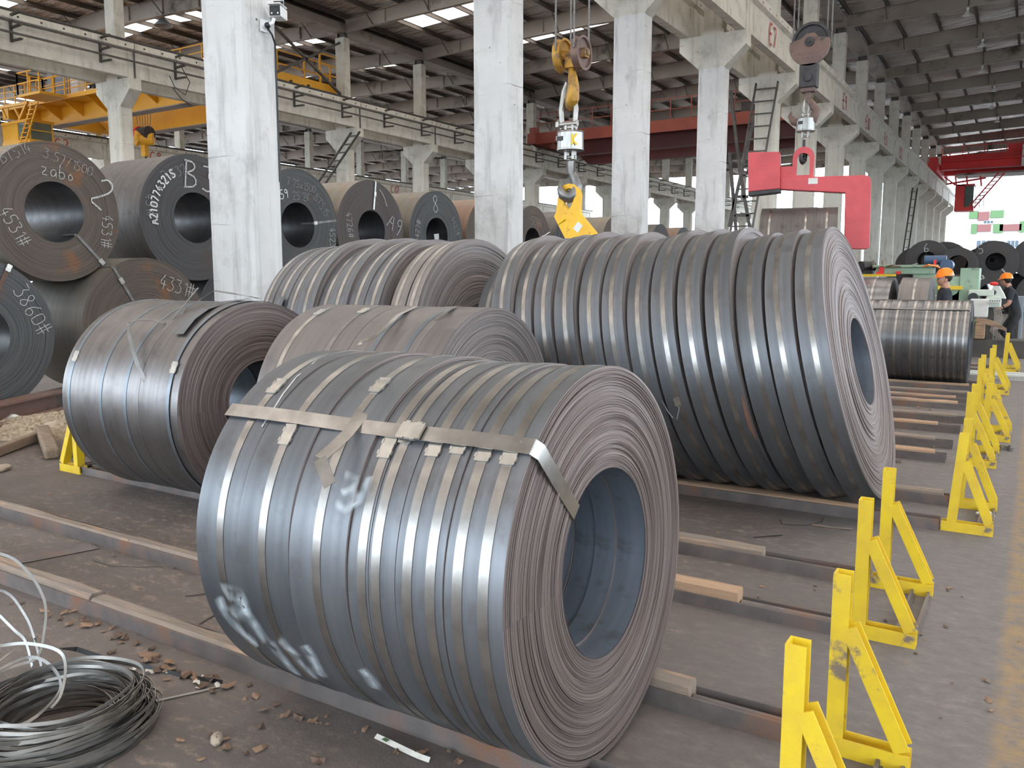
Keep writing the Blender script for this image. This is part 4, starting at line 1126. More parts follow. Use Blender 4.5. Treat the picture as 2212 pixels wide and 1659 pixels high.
mm = MX.Translation(hp(1251, 491) - o_ + V((0, -.033, 0))) @ MX.Rotation(math.radians(38), 4, 'Y')
P('sticker', M().box(-.042, .042, -.002, .002, -.052, .052, mx=mm), 'off_white', t, smooth=False)
P('handle', M().cyl(hp(1209, 484) - o_ + V((0, -.03, 0)), hp(1223, 474) - o_ + V((0, -.05, 0)), .012, 8), 'yellow', t)

# second hook: black block, scale, red C hook carrying a small coil
GY = 17.0
def gp(u, v, y=GY): return at(u, v, 'y', y)
p = gp(1752, 96)
t = T('crane_hook_block', 'dark brown crane hook block with a big round sheave hanging at right', 'hook block', tuple(p))
m = M(); sheave(m, (0, .03, .05), .355, .13); P('sheave', m, 'black_iron', t)
disc = []
for k in range(41):
    a = math.pi + math.radians(-14) + math.pi * 1.16 * k / 40; disc.append((.37 * math.cos(a), .37 * math.sin(a)))
P('guard_plate', M().prism([(x, z - .04) for x, z in disc] + [(.16, .10), (.08, .18), (-.06, .18), (-.15, .10)], 'Y', -.12, -.07), 'brown_iron', t, smooth=False)
P('axle_cap', M().cyl((0, -.16, .02), (0, .1, .02), .085, 20).cyl((0, -.18, .02), (0, -.15, .02), .03, 10), 'black_iron', t)
P('lower_block', M().box(-.17, .15, -.12, .12, -.80, -.36).cyl((0, -.15, -.63), (0, .15, -.63), .075, 16), 'black_iron', t, bevel=.015)
P('swivel', M().box(-.14, .12, -.1, .1, -.88, -.80), 'brown_iron', t, bevel=.01)
m = M(); hook_curve(m, (-.02, 0, -.80), .60, .60, MX.Diagonal((1.45, 1, .92, 1)), 1); P('hook', m, 'brown_iron', t)
ropes = T('wire_rope_set', 'steel wire ropes running up from the dark brown hook block', 'wire rope', (p.x, p.y, p.z + .2))
for dx in (-.34, -.26, .28, .36): P('rope', M().cyl((dx, .03, -.2), (dx, .03, 8.0), .014, 8), 'wire_rope', ropes)
q = gp(1740, 285)
lc2 = load_cell('crane_scale', 'small chrome crane scale above the red lifting hook', (q.x, q.y, q.z), .36, .26, 0)
P('sling_ring', M().tube([(0, 0, .30), (-.05, 0, .42), (-.05, 0, .55), (0, 0, .66), (.05, 0, .55), (.05, 0, .42)], .025, 8, closed=True), 'galv', lc2)
q = gp(1737, 302)
t = T('steel_lifting_link', 'dark hook under the small chrome scale holding the red lifting hook', 'hook', tuple(q))
m = M(); hook_curve(m, (0, 0, .0), .36, .34, MX.Rotation(math.radians(80), 4, 'Z')); P('hook', m, 'black_iron', t)
# red C hook
t = T('red_coil_hook', 'big red C shaped coil lifting hook with a square counterweight', 'lifting hook', (-4.0, GY, 2.1), (0, 0, math.radians(11)))
def lp(L_): return [(gp(u, v).x + 4.0, gp(u, v).z - 2.1) for u, v in L_]
P('counterweight', M().prism(lp([(1622, 335), (1687, 332), (1688, 410), (1622, 418)]), 'Y', -.22, .22), 'red', t, smooth=False, bevel=.012)
P('counterweight_sole', M().prism(lp([(1622, 418), (1688, 410), (1688, 417), (1622, 426)]), 'Y', -.20, .20), 'black_iron', t, smooth=False)
P('hook_frame', M().prism(lp([(1688, 386), (1866, 377), (1874, 379), (1879, 385), (1880, 392), (1876, 532), (1872, 537), (1862, 538), (1832, 537), (1818, 520), (1690, 530), (1686, 515), (1822, 507), (1824, 416), (1688, 411)]), 'Y', -.13, .13), 'red', t, smooth=False, bevel=.012)
P('stiffener', M().prism(lp([(1688, 362), (1716, 360), (1716, 385), (1688, 386)]), 'Y', -.06, .06), 'red', t, smooth=False)
def arch(c, w, h, n=9): return [(c[0] - w, c[1] - h)] + [(c[0] - w * math.cos(math.pi * k / n), c[1] + w * math.sin(math.pi * k / n)) for k in range(n + 1)] + [(c[0] + w, c[1] - h)]
co = lp([(1736, 340)])[0]
P('lifting_eye', M().plate_hole(arch(co, .195, .42), arch((co[0], co[1] - .04), .115, .30), 'Y', -.07, .07), 'red', t, smooth=False)
P('rating_plate', M().box(-.085, .085, -.137, -.131, -.055, .055, mx=MX.Translation(V((lp([(1756, 392)])[0][0], 0, lp([(1756, 392)])[0][1])))), 'off_white', t, smooth=False)
cc = gp(1728, 512); R8 = .59 + .02
t8, r8 = slit_coil('small slit coil carried in the air by the red lifting hook', [-4.70, -4.33, -4.06, -3.68, -3.31][:5], GY, .86, 2.085, ('hr_grey', 'lap_dark', 'bore'), 0.0, [-4.52, None, -3.87, -3.5], seeds=141, nface=16, rad_j=.006, face_seg=96)
t8.rotation_euler.z = math.radians(11); t8.location = V((-4, GY, t8.location.z)) + V((.69 * math.cos(math.radians(11)), .69 * math.sin(math.radians(11)), 0))

# ------------------------------------------------------------------ overhead cranes
def handrail(m, a, b, h=1.0, n=6, r=.02, mid=2):
    a, b = V(a), V(b); up = V((0, 0, h))
    for k in range(n + 1):
        p = a + (b - a) * k / n; m.bar(p, p + up, r * 2, r * 2, (1, 0, 0))
    for k in range(1, mid + 1):
        z = V((0, 0, h * k / mid)); m.bar(a + z, b + z, r * 1.6, r * 1.6)
    return m
YC = T('overhead_crane', 'yellow overhead travelling crane with cab and walkway in the far left bay', 'crane', (X_C, 29, 10))
def yl(x0, x1, y0, y1, z0, z1): return M().box(x0 - X_C, x1 - X_C, y0 - 29, y1 - 29, z0 - 10, z1 - 10)
for y0 in (27.2, 31.2):
    m = M(); x0, x1 = X_C + 1.3, X_D - 1.6
    m.prism([(x0 - X_C, .85), (x0 + 1.4 - X_C, -.05), (x1 - 1.4 - X_C, -.05), (x1 - X_C, .85), (x1 - X_C, 1.25), (x0 - X_C, 1.25)], 'Y', y0 - .28 - 29, y0 + .28 - 29)
    P('girder', m, 'crane_yellow', YC, smooth=False)
    P('girder_sole', M().box(x0 + 1.3 - X_C, x1 - 1.3 - X_C, y0 - .33 - 29, y0 + .33 - 29, -.09, -.045), 'rafter', YC, smooth=False)
P('walkway', yl(X_C + .8, X_D - 1.3, 25.7, 26.9, 10.85, 10.90).box(.8, X_D - 1.3 - X_C, -3.36, -3.30, .78, 1.0), 'crane_yellow', YC, smooth=False)
m = M()
for k in range(9):
    x = 2.0 + k * 2.1; m.prism([(-3.25, .84), (-2.1, .84), (-2.1, .15)], 'X', x - .03, x + .03).box(x - .04, x + .04, -3.3, -2.0, .76, .85)
P('walkway_bracket', m, 'crane_yellow', YC, smooth=False)['kind'] = 'stuff'
P('handrail', handrail(M(), (4.0, -3.3, .95), (X_D - X_C - 1.6, -3.3, .95), 1.05, 10, .025, 3), 'crane_yellow', YC, smooth=False)
P('end_carriage', yl(X_D - 1.2, X_D - .6, 25.6, 32.4, 10.3, 10.95).box(X_D - 1.1 - X_C, X_D - .7 - X_C, 3.2, 3.5, .5, 1.5), 'crane_yellow', YC, smooth=False)
P('end_carriage', yl(X_C + .6, X_C + 1.2, 25.6, 32.4, 10.3, 10.95), 'crane_yellow', YC, smooth=False)
P('handrail', handrail(handrail(M(), (X_D - 1.4 - X_C, -2.2, .95), (X_D - 1.4 - X_C, 3.0, .95), 1.2, 3, .035, 2), (X_D - .7 - X_C, 1.6, .95), (X_D - .7 - X_C, 3.0, .95), 1.4, 1, .04, 3), 'crane_yellow', YC, smooth=False)
m = M()
for k in range(3): m.cyl((X_D - .6 - X_C, -1.5 + k * 1.1, .6), (X_D - .58 - X_C, -1.5 + k * 1.1, .6), .1, 10)
P('lightening_hole', m, 'plastic_black', YC)['kind'] = 'stuff'
def kc(u0, v0, u1, v1, y=26.35):
    a, b = at(u0, v0, 'y', y), at(u1, v1, 'y', y)
    return yl(a.x, b.x, y - .15, y + .2, b.z, a.z)
P('control_cabinet', kc(106, 143, 121, 208), 'grey_blue', YC, smooth=False)
P('control_cabinet', kc(123, 145, 152, 205), 'grey_blue', YC, smooth=False)
P('air_conditioner', kc(156, 157, 175, 200), 'off_white', YC, smooth=False)
# driver's cab on the near side with stair
def cpt(u, v, y): return at(u, v, 'y', y) - V((X_C, 29, 10))
yc = 24.6
xq = -44.6
def cxp(u, v): return at(u, v, 'x', xq) - V((X_C, 29, 10))
ka, kb = cxp(62, 262), cxp(114, 266); zt = ka.z; zb_ = cxp(62, 312).z; xl = (at(4, 262, 'y', ka.y + 29) - V((X_C, 29, 10))).x
P('cab_window', M().box(xl + (ka.x - xl) * .55, ka.x - .03, ka.y + .03, kb.y - .05, zb_ + .3, zt), 'cab_glass', YC, smooth=False)
m = M().box(xl, xl + (ka.x - xl) * .58, ka.y, kb.y, zb_ - .2, zt + .1).box(xl, ka.x + .05, ka.y - .05, kb.y + .05, zt, zt + .14).box(xl, ka.x + .05, ka.y - .05, kb.y + .05, zb_ - .2, zb_ + .3)
for yy in (ka.y, kb.y - .08): m.box(ka.x - .08, ka.x, yy, yy + .08, zb_, zt)
m.box(ka.x - .02, ka.x + .01, ka.y, kb.y, zb_ + .75, zb_ + .80)
P('cab_body', m, 'crane_yellow', YC, smooth=False)
p1, p2 = cpt(75, 222, yc - .3), cpt(48, 312, yc - .3)
m = M()
for dx in (-.28, .28):
    m.bar(p1 + V((dx, 0, 0)), p2 + V((dx, 0, 0)), .10, .05, (0, 1, 0))
for k in range(9):
    q = p1 + (p2 - p1) * (k + .5) / 9; m.box(q.x - .28, q.x + .28, q.y - .1, q.y + .1, q.z - .02, q.z + .02)
P('stair', m, 'crane_yellow', YC, smooth=False)
e1, e2 = cpt(56, 206, yc - .2), cpt(104, 214, yc - .2)
m = M().box(e1.x, e2.x, yc - 29.6, yc - 28.2, e1.z - .18, e1.z - .05)
for (xa, ya), (xb, yb) in (((e1.x, -.6), (e2.x, -.6)), ((e1.x, .7), (e2.x, .7)), ((e1.x, -.6), (e1.x, .7))):
    handrail(m, (xa, yc - 29 + ya, e1.z - .05), (xb, yc - 29 + yb, e1.z - .05), 1.05, 2, .03, 2)
P('landing', m, 'crane_yellow', YC, smooth=False)
g0, g1 = cpt(-30, 236, yc), cpt(64, 214, yc)
m = M().bar(cpt(-30, 238, yc), cpt(60, 222, yc), .12, .14)
for u in (4, 33): m.bar(cpt(u, 235, yc), cpt(u + 10, 255, yc), .1, .08)
m.bar(cpt(58, 222, yc), cpt(26, 300, yc), .12, .12)
handrail(m, cpt(-30, 233, yc), cpt(55, 219, yc), .9, 4, .025, 3)
P('cab_hanger', m, 'crane_yellow', YC, smooth=False)
# its hook block
p = at(313, 300, 'y', 29.2)
t = T('crane_hook_block', 'small yellow and red hook block hanging from the yellow crane', 'hook block', tuple(p))
P('sheave_guard', M().cyl((-.35, 0, .28), (.45, 0, .28), .36, 16), 'black_iron', t)
P('sheave_cover', M().cyl((-.52, 0, .30), (-.35, 0, .30), .40, 16), 'crane_red', t)
P('housing', M().cyl((-.25, -.42, .0), (-.20, -.25, 0), .43, 6).cyl((-.22, -.3, 0), (.45, .25, -.02), .33, 16), 'crane_yellow', t, bevel=.03)
P('shank', M().box(-.22, .12, -.14, .14, -.95, -.2), 'crane_yellow', t, bevel=.03)
m = M(); hook_curve(m, (0, 0, -.9), .62, .7); P('hook', m, 'black_iron', t)
rp = T('wire_rope_set', 'thin ropes between the yellow crane girder and its hook block', 'wire rope', tuple(p))
for k in range(6): P('rope', M().cyl((-.5 + .2 * k, 0, .5), (-.9 + .34 * k, 0, 2.6), .016, 6), 'wire_rope', rp)

RC = T('overhead_crane', 'dull red overhead crane with railings in the middle bay', 'crane', (X_D, 50, 9.5))
Lc = X_E - X_D
P('girder', M().prism([(1.3, 1.2), (2.6, .05), (Lc - 2.6, .05), (Lc - 1.3, 1.2), (Lc - 1.3, 1.5), (1.3, 1.5)], 'Y', -.3, .3), 'crane_maroon', RC, smooth=False)
P('girder', M().prism([(1.3, 1.1), (2.6, -.15), (Lc - 2.6, -.15), (Lc - 1.3, 1.1), (Lc - 1.3, 1.5), (1.3, 1.5)], 'Y', 2.7, 3.3), 'crane_maroon', RC, smooth=False)
P('walkway', M().box(1.0, Lc - 1.2, -1.6, -.3, 1.02, 1.1).box(1.0, Lc - 1.2, -1.63, -1.57, .75, 1.45), 'crane_rust_red', RC, smooth=False)
P('handrail', handrail(M(), (1.2, -1.6, 1.4), (Lc - 1.4, -1.6, 1.4), 1.25, 14, .025, 2), 'crane_rust_red', RC, smooth=False)
P('end_carriage', M().box(.55, 1.15, -2.0, 4.2, .70, 1.4).box(.6, 1.0, -1.8, -1.3, 1.4, 1.8), 'crane_rust_red', RC, smooth=False)
P('end_carriage', M().box(Lc - 1.15, Lc - .55, -2.0, 4.2, .70, 1.4), 'crane_rust_red', RC, smooth=False)
P('trolley', M().box(Lc - 6.5, Lc - 3.5, -.6, 3.2, 1.5, 2.3).box(Lc - 6.0, Lc - 5, 0, 2.5, 2.3, 2.9), 'dark_steel', RC, smooth=False)
P('wheel_lamp', M().cyl((.9, -2.1, .35), (.9, -1.9, .35), .28, 16), 'off_white', RC)

R2C = T('overhead_crane', 'bright red overhead crane with a cab at the far end of the right-hand bay', 'crane', (X_E + .85, 80, 10.16))
def rr_(u, v, y=80): return at(u, v, 'y', y) - R2C.location
m = M(); ga, gb = rr_(2062, 372), rr_(2290, 352)
P('girder', M().box(.4, 19, -.4, .4, .35, 1.5), 'crane_red', R2C, smooth=False)
P('girder', M().box(.4, 19, 2.6, 3.4, .2, 1.5), 'crane_red', R2C, smooth=False)
P('end_carriage', M().box(-.35, .35, -2.6, 4.6, .0, .8).box(-.3, .3, -2.4, -1.2, .8, 1.2), 'crane_red', R2C, smooth=False)
P('wheel', M().cyl((-.1, -2.0, .2), (.1, -2.0, .2), .3, 14), 'black_iron', R2C)
P('handrail', handrail(M(), (.5, -1.2, 1.0), (19, -1.2, 1.0), 1.1, 12, .03, 2), 'crane_red', R2C, smooth=False)
P('walkway', M().box(.5, 19, -1.25, -.4, .92, 1.0), 'crane_red', R2C, smooth=False)
P('walkway_sole', M().box(1.5, 19, -.3, 2.5, -.15, .0), 'rafter', R2C, smooth=False)
P('trolley', M().box(5.2, 8.2, -.5, 3.4, 1.5, 2.1).box(6.6, 8.0, .2, 2.2, 2.1, 3.0), 'crane_red', R2C, smooth=False)
P('side_cabinet', M().box(6.2, 8.0, -1.2, -.5, .3, 1.9), 'off_white', R2C, smooth=False)
m = M(); ca, cb = rr_(2064, 402, 78), rr_(2096, 455, 78)
P('cab', M().box(ca.x, cb.x - .5, ca.y, ca.y + 1.6, cb.z, ca.z + .1).box(cb.x - .5, cb.x + .2, ca.y, ca.y + 1.6, cb.z, cb.z + .3).box(ca.x, cb.x + .2, ca.y, ca.y + 1.6, ca.z, ca.z + .12), 'crane_red', R2C, smooth=False)
P('cab_pane', M().box(cb.x - .48, cb.x + .15, ca.y + .1, ca.y + 1.5, cb.z + .3, ca.z), 'cab_glass', R2C, smooth=False)
m = M()
for u in (2066, 2090, 2120): m.bar(rr_(u, 402, 78), rr_(u - 2, 380, 78), .12, .12)
m.bar(rr_(2044, 398, 78), rr_(2130, 384, 78), .14, .14).bar(rr_(2040, 382, 78), rr_(2064, 400, 78), .12, .12)
for k in (0, .45): m.bar(rr_(2090, 450, 78) + V((k, 0, 0)), rr_(2158, 372, 78) + V((k, 0, 0)), .10, .10)
for k in range(10):
    q = rr_(2090, 450, 78); w_ = rr_(2158, 372, 78); z = q + (w_ - q) * (k + .5) / 10; m.bar(z, z + V((.5, 0, 0)), .06, .06)
P('cab_stair', m, 'crane_red', R2C, smooth=False)
P('cab_rail', handrail(M(), rr_(2098, 450, 77.6), rr_(2124, 448, 77.6), 1.0, 3, .02, 2), 'dark_steel', R2C, smooth=False)

# pendant lamps under the rafters of the right-hand bay
for i, (x, n) in enumerate(((-3.38, 6), (-3.1, 7), (-3.4, 8), (-3.05, 9), (-3.4, 10), (-3.3, 11))):
    z = 13.16
    t = T('pendant_lamp', '%s bell lamp under the rafters of the right-hand bay, counted from the camera' % ORD[i], 'lamp', (x, YN[n] - .04, z), group='bell lamps under the rafters'); t.scale = (.6, .6, .6)
    P('shade', M().lathe([(.30, .04), (.22, .07), (.10, .12), (-.10, .34), (-.12, .36), (-.11, .33), (.08, .10), (.2, .05)], 'Z', 24), 'off_white', t)
    P('gear_box', M().cyl((0, 0, .26), (0, 0, .44), .09, 12), 'off_white', t)
    P('stem', M().cyl((0, 0, .40), (0, 0, .95), .03, 8), 'dark_steel', t)
    P('bulb', M().sphere((0, 0, -.06), .10, 12, 8), 'white', t)
t = T('pendant_lamp', 'grey bell lamp high in the left bay left of the white column', 'lamp', tuple(at(353, 55, 'y', 26)))
P('shade', M().lathe([(.45, .05), (.30, .12), (.0, .42), (-.03, .42), (.26, .10)], 'Z', 24), 'grey_blue', t)
P('stem', M().cyl((0, 0, .4), (0, 0, 1.1), .03, 8), 'dark_steel', t)

# security camera on the first column
t = T('security_camera', 'white security camera with a black face bolted to the broad white column', 'camera', (-8.30, 7.50, 4.68)); t.scale = (.85, .85, .85)
P('wall_plate', M().box(0, .025, -.07, .05, -.09, .08), 'white', t, smooth=False, bevel=.004)
P('arm', M().tube([(.02, -.01, 0), (.08, -.01, -.01), (.15, .03, .02), (.17, .05, .09)], .028, 10), 'white', t)
P('knuckle', M().sphere((.09, -.01, -.01), .045, 12, 8), 'plastic_black', t)
mx = MX.Translation(V((.19, .06, .19))) @ MX.Rotation(math.radians(25), 4, 'Z')
P('housing', M().box(-.085, .085, -.02, .24, -.075, .075, mx=mx), 'white', t, smooth=False, bevel=.012)
P('lens_face', M().box(-.078, .078, -.028, -.02, -.068, .068, mx=mx), 'plastic_black', t, smooth=False)
P('lens', M().cyl(mx @ V((0, -.034, 0)), mx @ V((0, -.026, 0)), .03, 16), 'black_iron', t)
P('infrared_lamp', M().cyl(mx @ V((-.045, -.034, -.035)), mx @ V((-.045, -.026, -.035)), .012, 10), 'white', t)
P('infrared_lamp', M().cyl(mx @ V((.045, -.034, -.035)), mx @ V((.045, -.026, -.035)), .012, 10), 'white', t)
P('sun_hood', M().box(-.095, .095, -.06, .2, .085, .10, mx=mx), 'white', t, smooth=False)
P('cable', M().tube([(.05, .02, -.03), (.10, .06, -.12), (.06, .15, -.22), (.02, .19, -.4), (.01, .20, -.9), (.012, .20, -2.2)], .014, 6), 'plastic_black', t)
P('thin_cable', M().tube([(.14, .0, .1), (.10, -.05, .22), (.12, -.03, .30), (.2, .05, .33), (.30, .12, .33), (.26, .15, .25)], .006, 6), 'white', t)

# ladders and braces
def ladder(name, label, a, b, w, n, wdir=(1, 0, 0), r=.03):
    a, b = V(a), V(b); s = V(wdir) * w / 2
    t = T(name, label, 'ladder', tuple(b))
    m = M().bar(a - s - b, -s, r * 2, r).bar(a + s - b, s, r * 2, r)
    P('stile', M().bar(a - s - b, -s, r * 2, r), 'dark_steel', t, smooth=False); P('stile', M().bar(a + s - b, s, r * 2, r), 'dark_steel', t, smooth=False)
    for k in range(n):
        q = (a - b) * (k + .5) / n; P('rung', M().bar(q - s, q + s, r, r), 'dark_steel', t, smooth=False)
    return t
ladder('steel_ladder', 'dark steel ladder leaning on the flared column right of the hanging yellow hook', at(1657, 178, 'y', 30.9), at(1568, 690, 'y', 29.4), .75, 19, (1, .1, 0), .05)
ladder('steel_ladder', 'narrow ladder on a far column of the right-hand row', (-7.75, 66.3, 7.9), (-7.9, 62.3, 0), .6, 14, (.4, .9, 0), .05)
ladder('steel_ladder', 'dark ladder slanting down from the flared column of the middle row above the plum coil', at(768, 285, 'y', 30.9), at(505, 682, 'y', 29.3), .55, 24, (1, 0, 0), .06)
t = T('cross_brace', 'dark steel cross bracing between the columns behind the red counterweight', 'brace', (-13, 40, 0))
m = M()
def br(u0, v0, u1, v1, y=36): m.bar(at(u0, v0, 'y', y) - V((-13, 40, 0)), at(u1, v1, 'y', y) - V((-13, 40, 0)), .12, .12)
br(1578, 195, 1600, 380); br(1600, 380, 1622, 505); br(1640, 210, 1600, 380); br(1600, 380, 1575, 490); br(1590, 425, 1616, 425); br(1585, 465, 1620, 465); br(1596, 505, 1625, 505)
br(1576, 330, 1590, 500)
P('brace_bar', m, 'dark_steel', t, smooth=False)
t = T('cross_brace', 'thin dark bracing rods between the upper columns above the middle crane beam', 'brace', (X_D, 28, 10))
P('brace_rod', M().bar((0, -1.7, 3.1), (0, 3.7, .2), .1, .1).bar((0, 3.7, 3.1), (0, -1.7, .2), .1, .1), 'dark_steel', t, smooth=False)

# ------------------------------------------------------------------ machinery, people, far coil stack
t = T('slitting_machine', 'green slitting machine frame with motors behind the second coils', 'machine', (-2.4, 20, 0))
def mp(u, v, y=20): q = at(u, v, 'y', y) - V((-2.4, 20, 0)); return q
a, b = mp(1896, 578), mp(2018, 592)
P('cross_beam', M().box(a.x, b.x, -.25, .25, b.z, a.z).box(a.x - .05, b.x + .1, -.3, .3, a.z, a.z + .05), 'mill_green', t, smooth=False, bevel=.01)
a, b = mp(1975, 592), mp(2075, 640)
P('side_frame', M().box(a.x, a.x + .5, -.2, .2, .2, a.z).box(a.x + .9, a.x + 1.25, -.35, .3, .2, a.z + .12), 'mill_green', t, smooth=False, bevel=.01)
P('side_frame', M().box(-2.6, -2.3, -.2, .2, 0, 1.65), 'mill_green', t, smooth=False)
P('gearbox', M().box(a.x + .55, a.x + .95, -.3, .3, .2, a.z - .05).cyl((a.x + .75, -.35, a.z - .3), (a.x + .75, -.2, a.z - .3), .15, 14), 'mill_green', t, smooth=False)
q = mp(2046, 573)
P('motor', M().cyl(q + V((0, -.2, .0)), q + V((0, .25, 0)), .125, 18).cyl(q + V((0, -.24, 0)), q + V((0, -.19, 0)), .10, 18).box(q.x - .1, q.x + .1, -.1, .2, q.z - .2, q.z - .1), 'blue', t)
q = mp(1871, 576)
P('motor', M().cyl(q + V((-.1, -.1, 0)), q + V((.1, .2, 0)), .12, 16).box(q.x - .15, q.x + .15, -.1, .2, q.z - .18, q.z - .08), 'black_iron', t)
q = mp(2022, 562)
P('motor', M().cyl(q + V((-.22, 0, 0)), q + V((.2, 0, 0)), .10, 16), 'blue', t)
m = M()
for u in (1887, 1906): m.box(mp(u, 570).x - .02, mp(u, 570).x + .02, -.02, .02, mp(u, 580).z, mp(u, 562).z)
P('guide_post', m, 'timber', t, smooth=False)
P('red_clamp', M().box(mp(1904, 580).x, mp(1914, 580).x, -.3, -.26, mp(1990, 592).z, mp(1990, 575).z).box(mp(1898, 588).x, mp(1909, 588).x, -.33, -.26, mp(1990, 592).z, mp(1990, 587).z), 'crane_red', t, smooth=False)
P('red_clamp', M().box(mp(1940, 588).x, mp(1950, 588).x, -.33, -.26, mp(1990, 592).z, mp(1990, 586).z), 'crane_red', t, smooth=False)
P('red_clamp', M().box(mp(2020, 570).x, mp(2026, 570).x, -.33, -.26, mp(1990, 576).z, mp(1990, 562).z), 'crane_red', t, smooth=False)
P('hose', M().tube([mp(1995, 576, 19.6), mp(2005, 572, 19.5), mp(2020, 574, 19.6), mp(2030, 578, 19.7)], .018, 6), 'orange', t)
P('hose', M().tube([mp(1915, 576, 19.6), mp(1930, 573, 19.5), mp(1945, 576, 19.6)], .02, 6), 'brown_iron', t)
a = mp(2055, 617); b = mp(2082, 626)
P('yellow_guard', M().box(mp(2030, 617).x, b.x, -.4, .3, a.z - .08, a.z).box(mp(1865, 594).x, mp(1940, 594).x, -.4, -.3, mp(1990, 597).z, mp(1990, 592).z), 'yellow', t, smooth=False)
P('leg', M().box(mp(2060, 640).x, mp(2080, 640).x, -.3, .2, 0, a.z - .08).box(-2.0, -1.8, -.2, .2, 0, 1.5), 'dark_steel', t, smooth=False)
# pale control stand
t = T('control_stand', 'pale green machine control stand between the two workers', 'machine', (-1.0, 19.4, 0))
def kp(u, v, y=19.4): return at(u, v, 'y', y) - V((-1.0, 19.4, 0))
a, b = kp(2092, 626), kp(2134, 640)
P('cabinet_body', M().box(a.x, b.x + .1, .05, .7, b.z, a.z), 'mill_pale', t, smooth=False, bevel=.02)
P('desk', M().box(kp(2130, 645).x, kp(2162, 645).x, .0, .5, kp(2130, 664).z, kp(2130, 640).z), 'mill_pale', t, smooth=False, bevel=.02)
a, b = kp(2096, 645), kp(2134, 686)
P('front_panel', M().box(a.x, b.x, -.06, .0, b.z, a.z), 'off_white', t, smooth=False, bevel=.03)
P('panel_arch', M().prism([(kp(2134, 645).x, kp(2130, 642).z), (kp(2143, 645).x, kp(2130, 618).z), (kp(2156, 645).x, kp(2130, 618).z), (kp(2166, 645).x, kp(2130, 633).z), (kp(2172, 645).x, kp(2130, 645).z)], 'Y', .1, .5), 'mill_pale', t, smooth=False)
P('dark_opening', M().cyl(kp(2145, 632) + V((0, .08, 0)), kp(2145, 632) + V((0, .2, 0)), .055, 14).cyl(kp(2102, 642) + V((0, -.02, 0)), kp(2102, 642) + V((0, .1, 0)), .09, 14), 'plastic_black', t)
P('red_guard', M().sphere(kp(2147, 613), (.08, .06, .04), 12, 8), 'crane_red', t)
P('keyboard', M().box(kp(2137, 645).x, kp(2164, 645).x, -.3, -.05, kp(2130, 652).z, kp(2130, 649).z), 'white', t, smooth=False)
m = M()
for k in range(5): m.box(kp(2139 + 5 * k, 650).x, kp(2142 + 5 * k, 650).x, -.31, -.06, kp(2130, 650).z, kp(2130, 648.4).z)
P('key_row', m, 'plastic_black', t, smooth=False)
P('pedestal', M().box(kp(2134, 645).x, kp(2150, 645).x, .1, .6, 0, kp(2130, 664).z).box(-.85, .9, -.1, .7, 0, .35), 'dark_steel', t, smooth=False)
m = M()
for k in range(7):
    x = kp(2146 + 2.5 * k, 660).x; m.tube([(x, 0, kp(2130, 664).z), (x + .06, -.15, .8), (x - .02, -.25, .55), (x + .1, -.2, .4)], .006, 5)
P('cable_bunch', m, 'rafter', t)['kind'] = 'stuff'
# sagging sheet hung at the stand, clutter at its foot
m = M(); vs = []; fs = []
for k in range(9):
    f = k / 8; u = 2106 + 68 * f; v = 691 + 6 * f + 16 * f * f
    p = at(u, v, 'y', 18.6); w = .025 + .03 * math.sin(f * 3.1)
    vs += [p + V((0, 0, w)), p + V((0, .03, -w)), p + V((0, .06, -w)), p + V((0, .05, w))]
for k in range(8):
    for j in range(4): fs.append((k * 4 + j, k * 4 + (j + 1) % 4, k * 4 + 4 + (j + 1) % 4, k * 4 + 4 + j))
fs += [(3, 2, 1, 0), (32, 33, 34, 35)]
tag(P('paper_roll_wrap', m.add(vs, fs), 'timber_fresh'), 'drooping strip of tan wrapping in front of the control stand', 'wrapping')
for i, (u0, v0, u1, v1, y, mt, lab) in enumerate(((2107, 697, 2128, 709, 19.36, 'timber_fresh', 'wooden block under the drooping wrapping'), (2112, 709, 2160, 728, 21.6, 'plastic_black', 'black sheet metal bundle on the floor by the shiny coil'),
        (2180, 655, 2203, 668, 22.8, 'black_iron', 'dark box behind the second worker'), (2184, 640, 2212, 652, 24, 'grey_blue', 'grey cabinet at the right edge of the frame'))):
    a, b = at(u0, v0, 'y', y), at(u1, v1, 'y', y)
    tag(P('storage_box', M().box(a.x, b.x, y, y + .5, .36 if i == 0 else 0, max(a.z, .40)), mt, smooth=False, bevel=.02), lab, 'box')
m = M().box(0, .9, 0, .9, 0, .10)
t = T('steel_bar_stack', 'stack of long pale bars on the floor near the farthest stop', 'metal bars', (-1.9, 15.1, 0))
for k in range(4): P('bar', M().box(0, 2.1, .16 * k, .16 * k + .10, 0, .06 + .02 * (k % 2)), 'off_white' if k % 2 else 'galv', t, smooth=False)

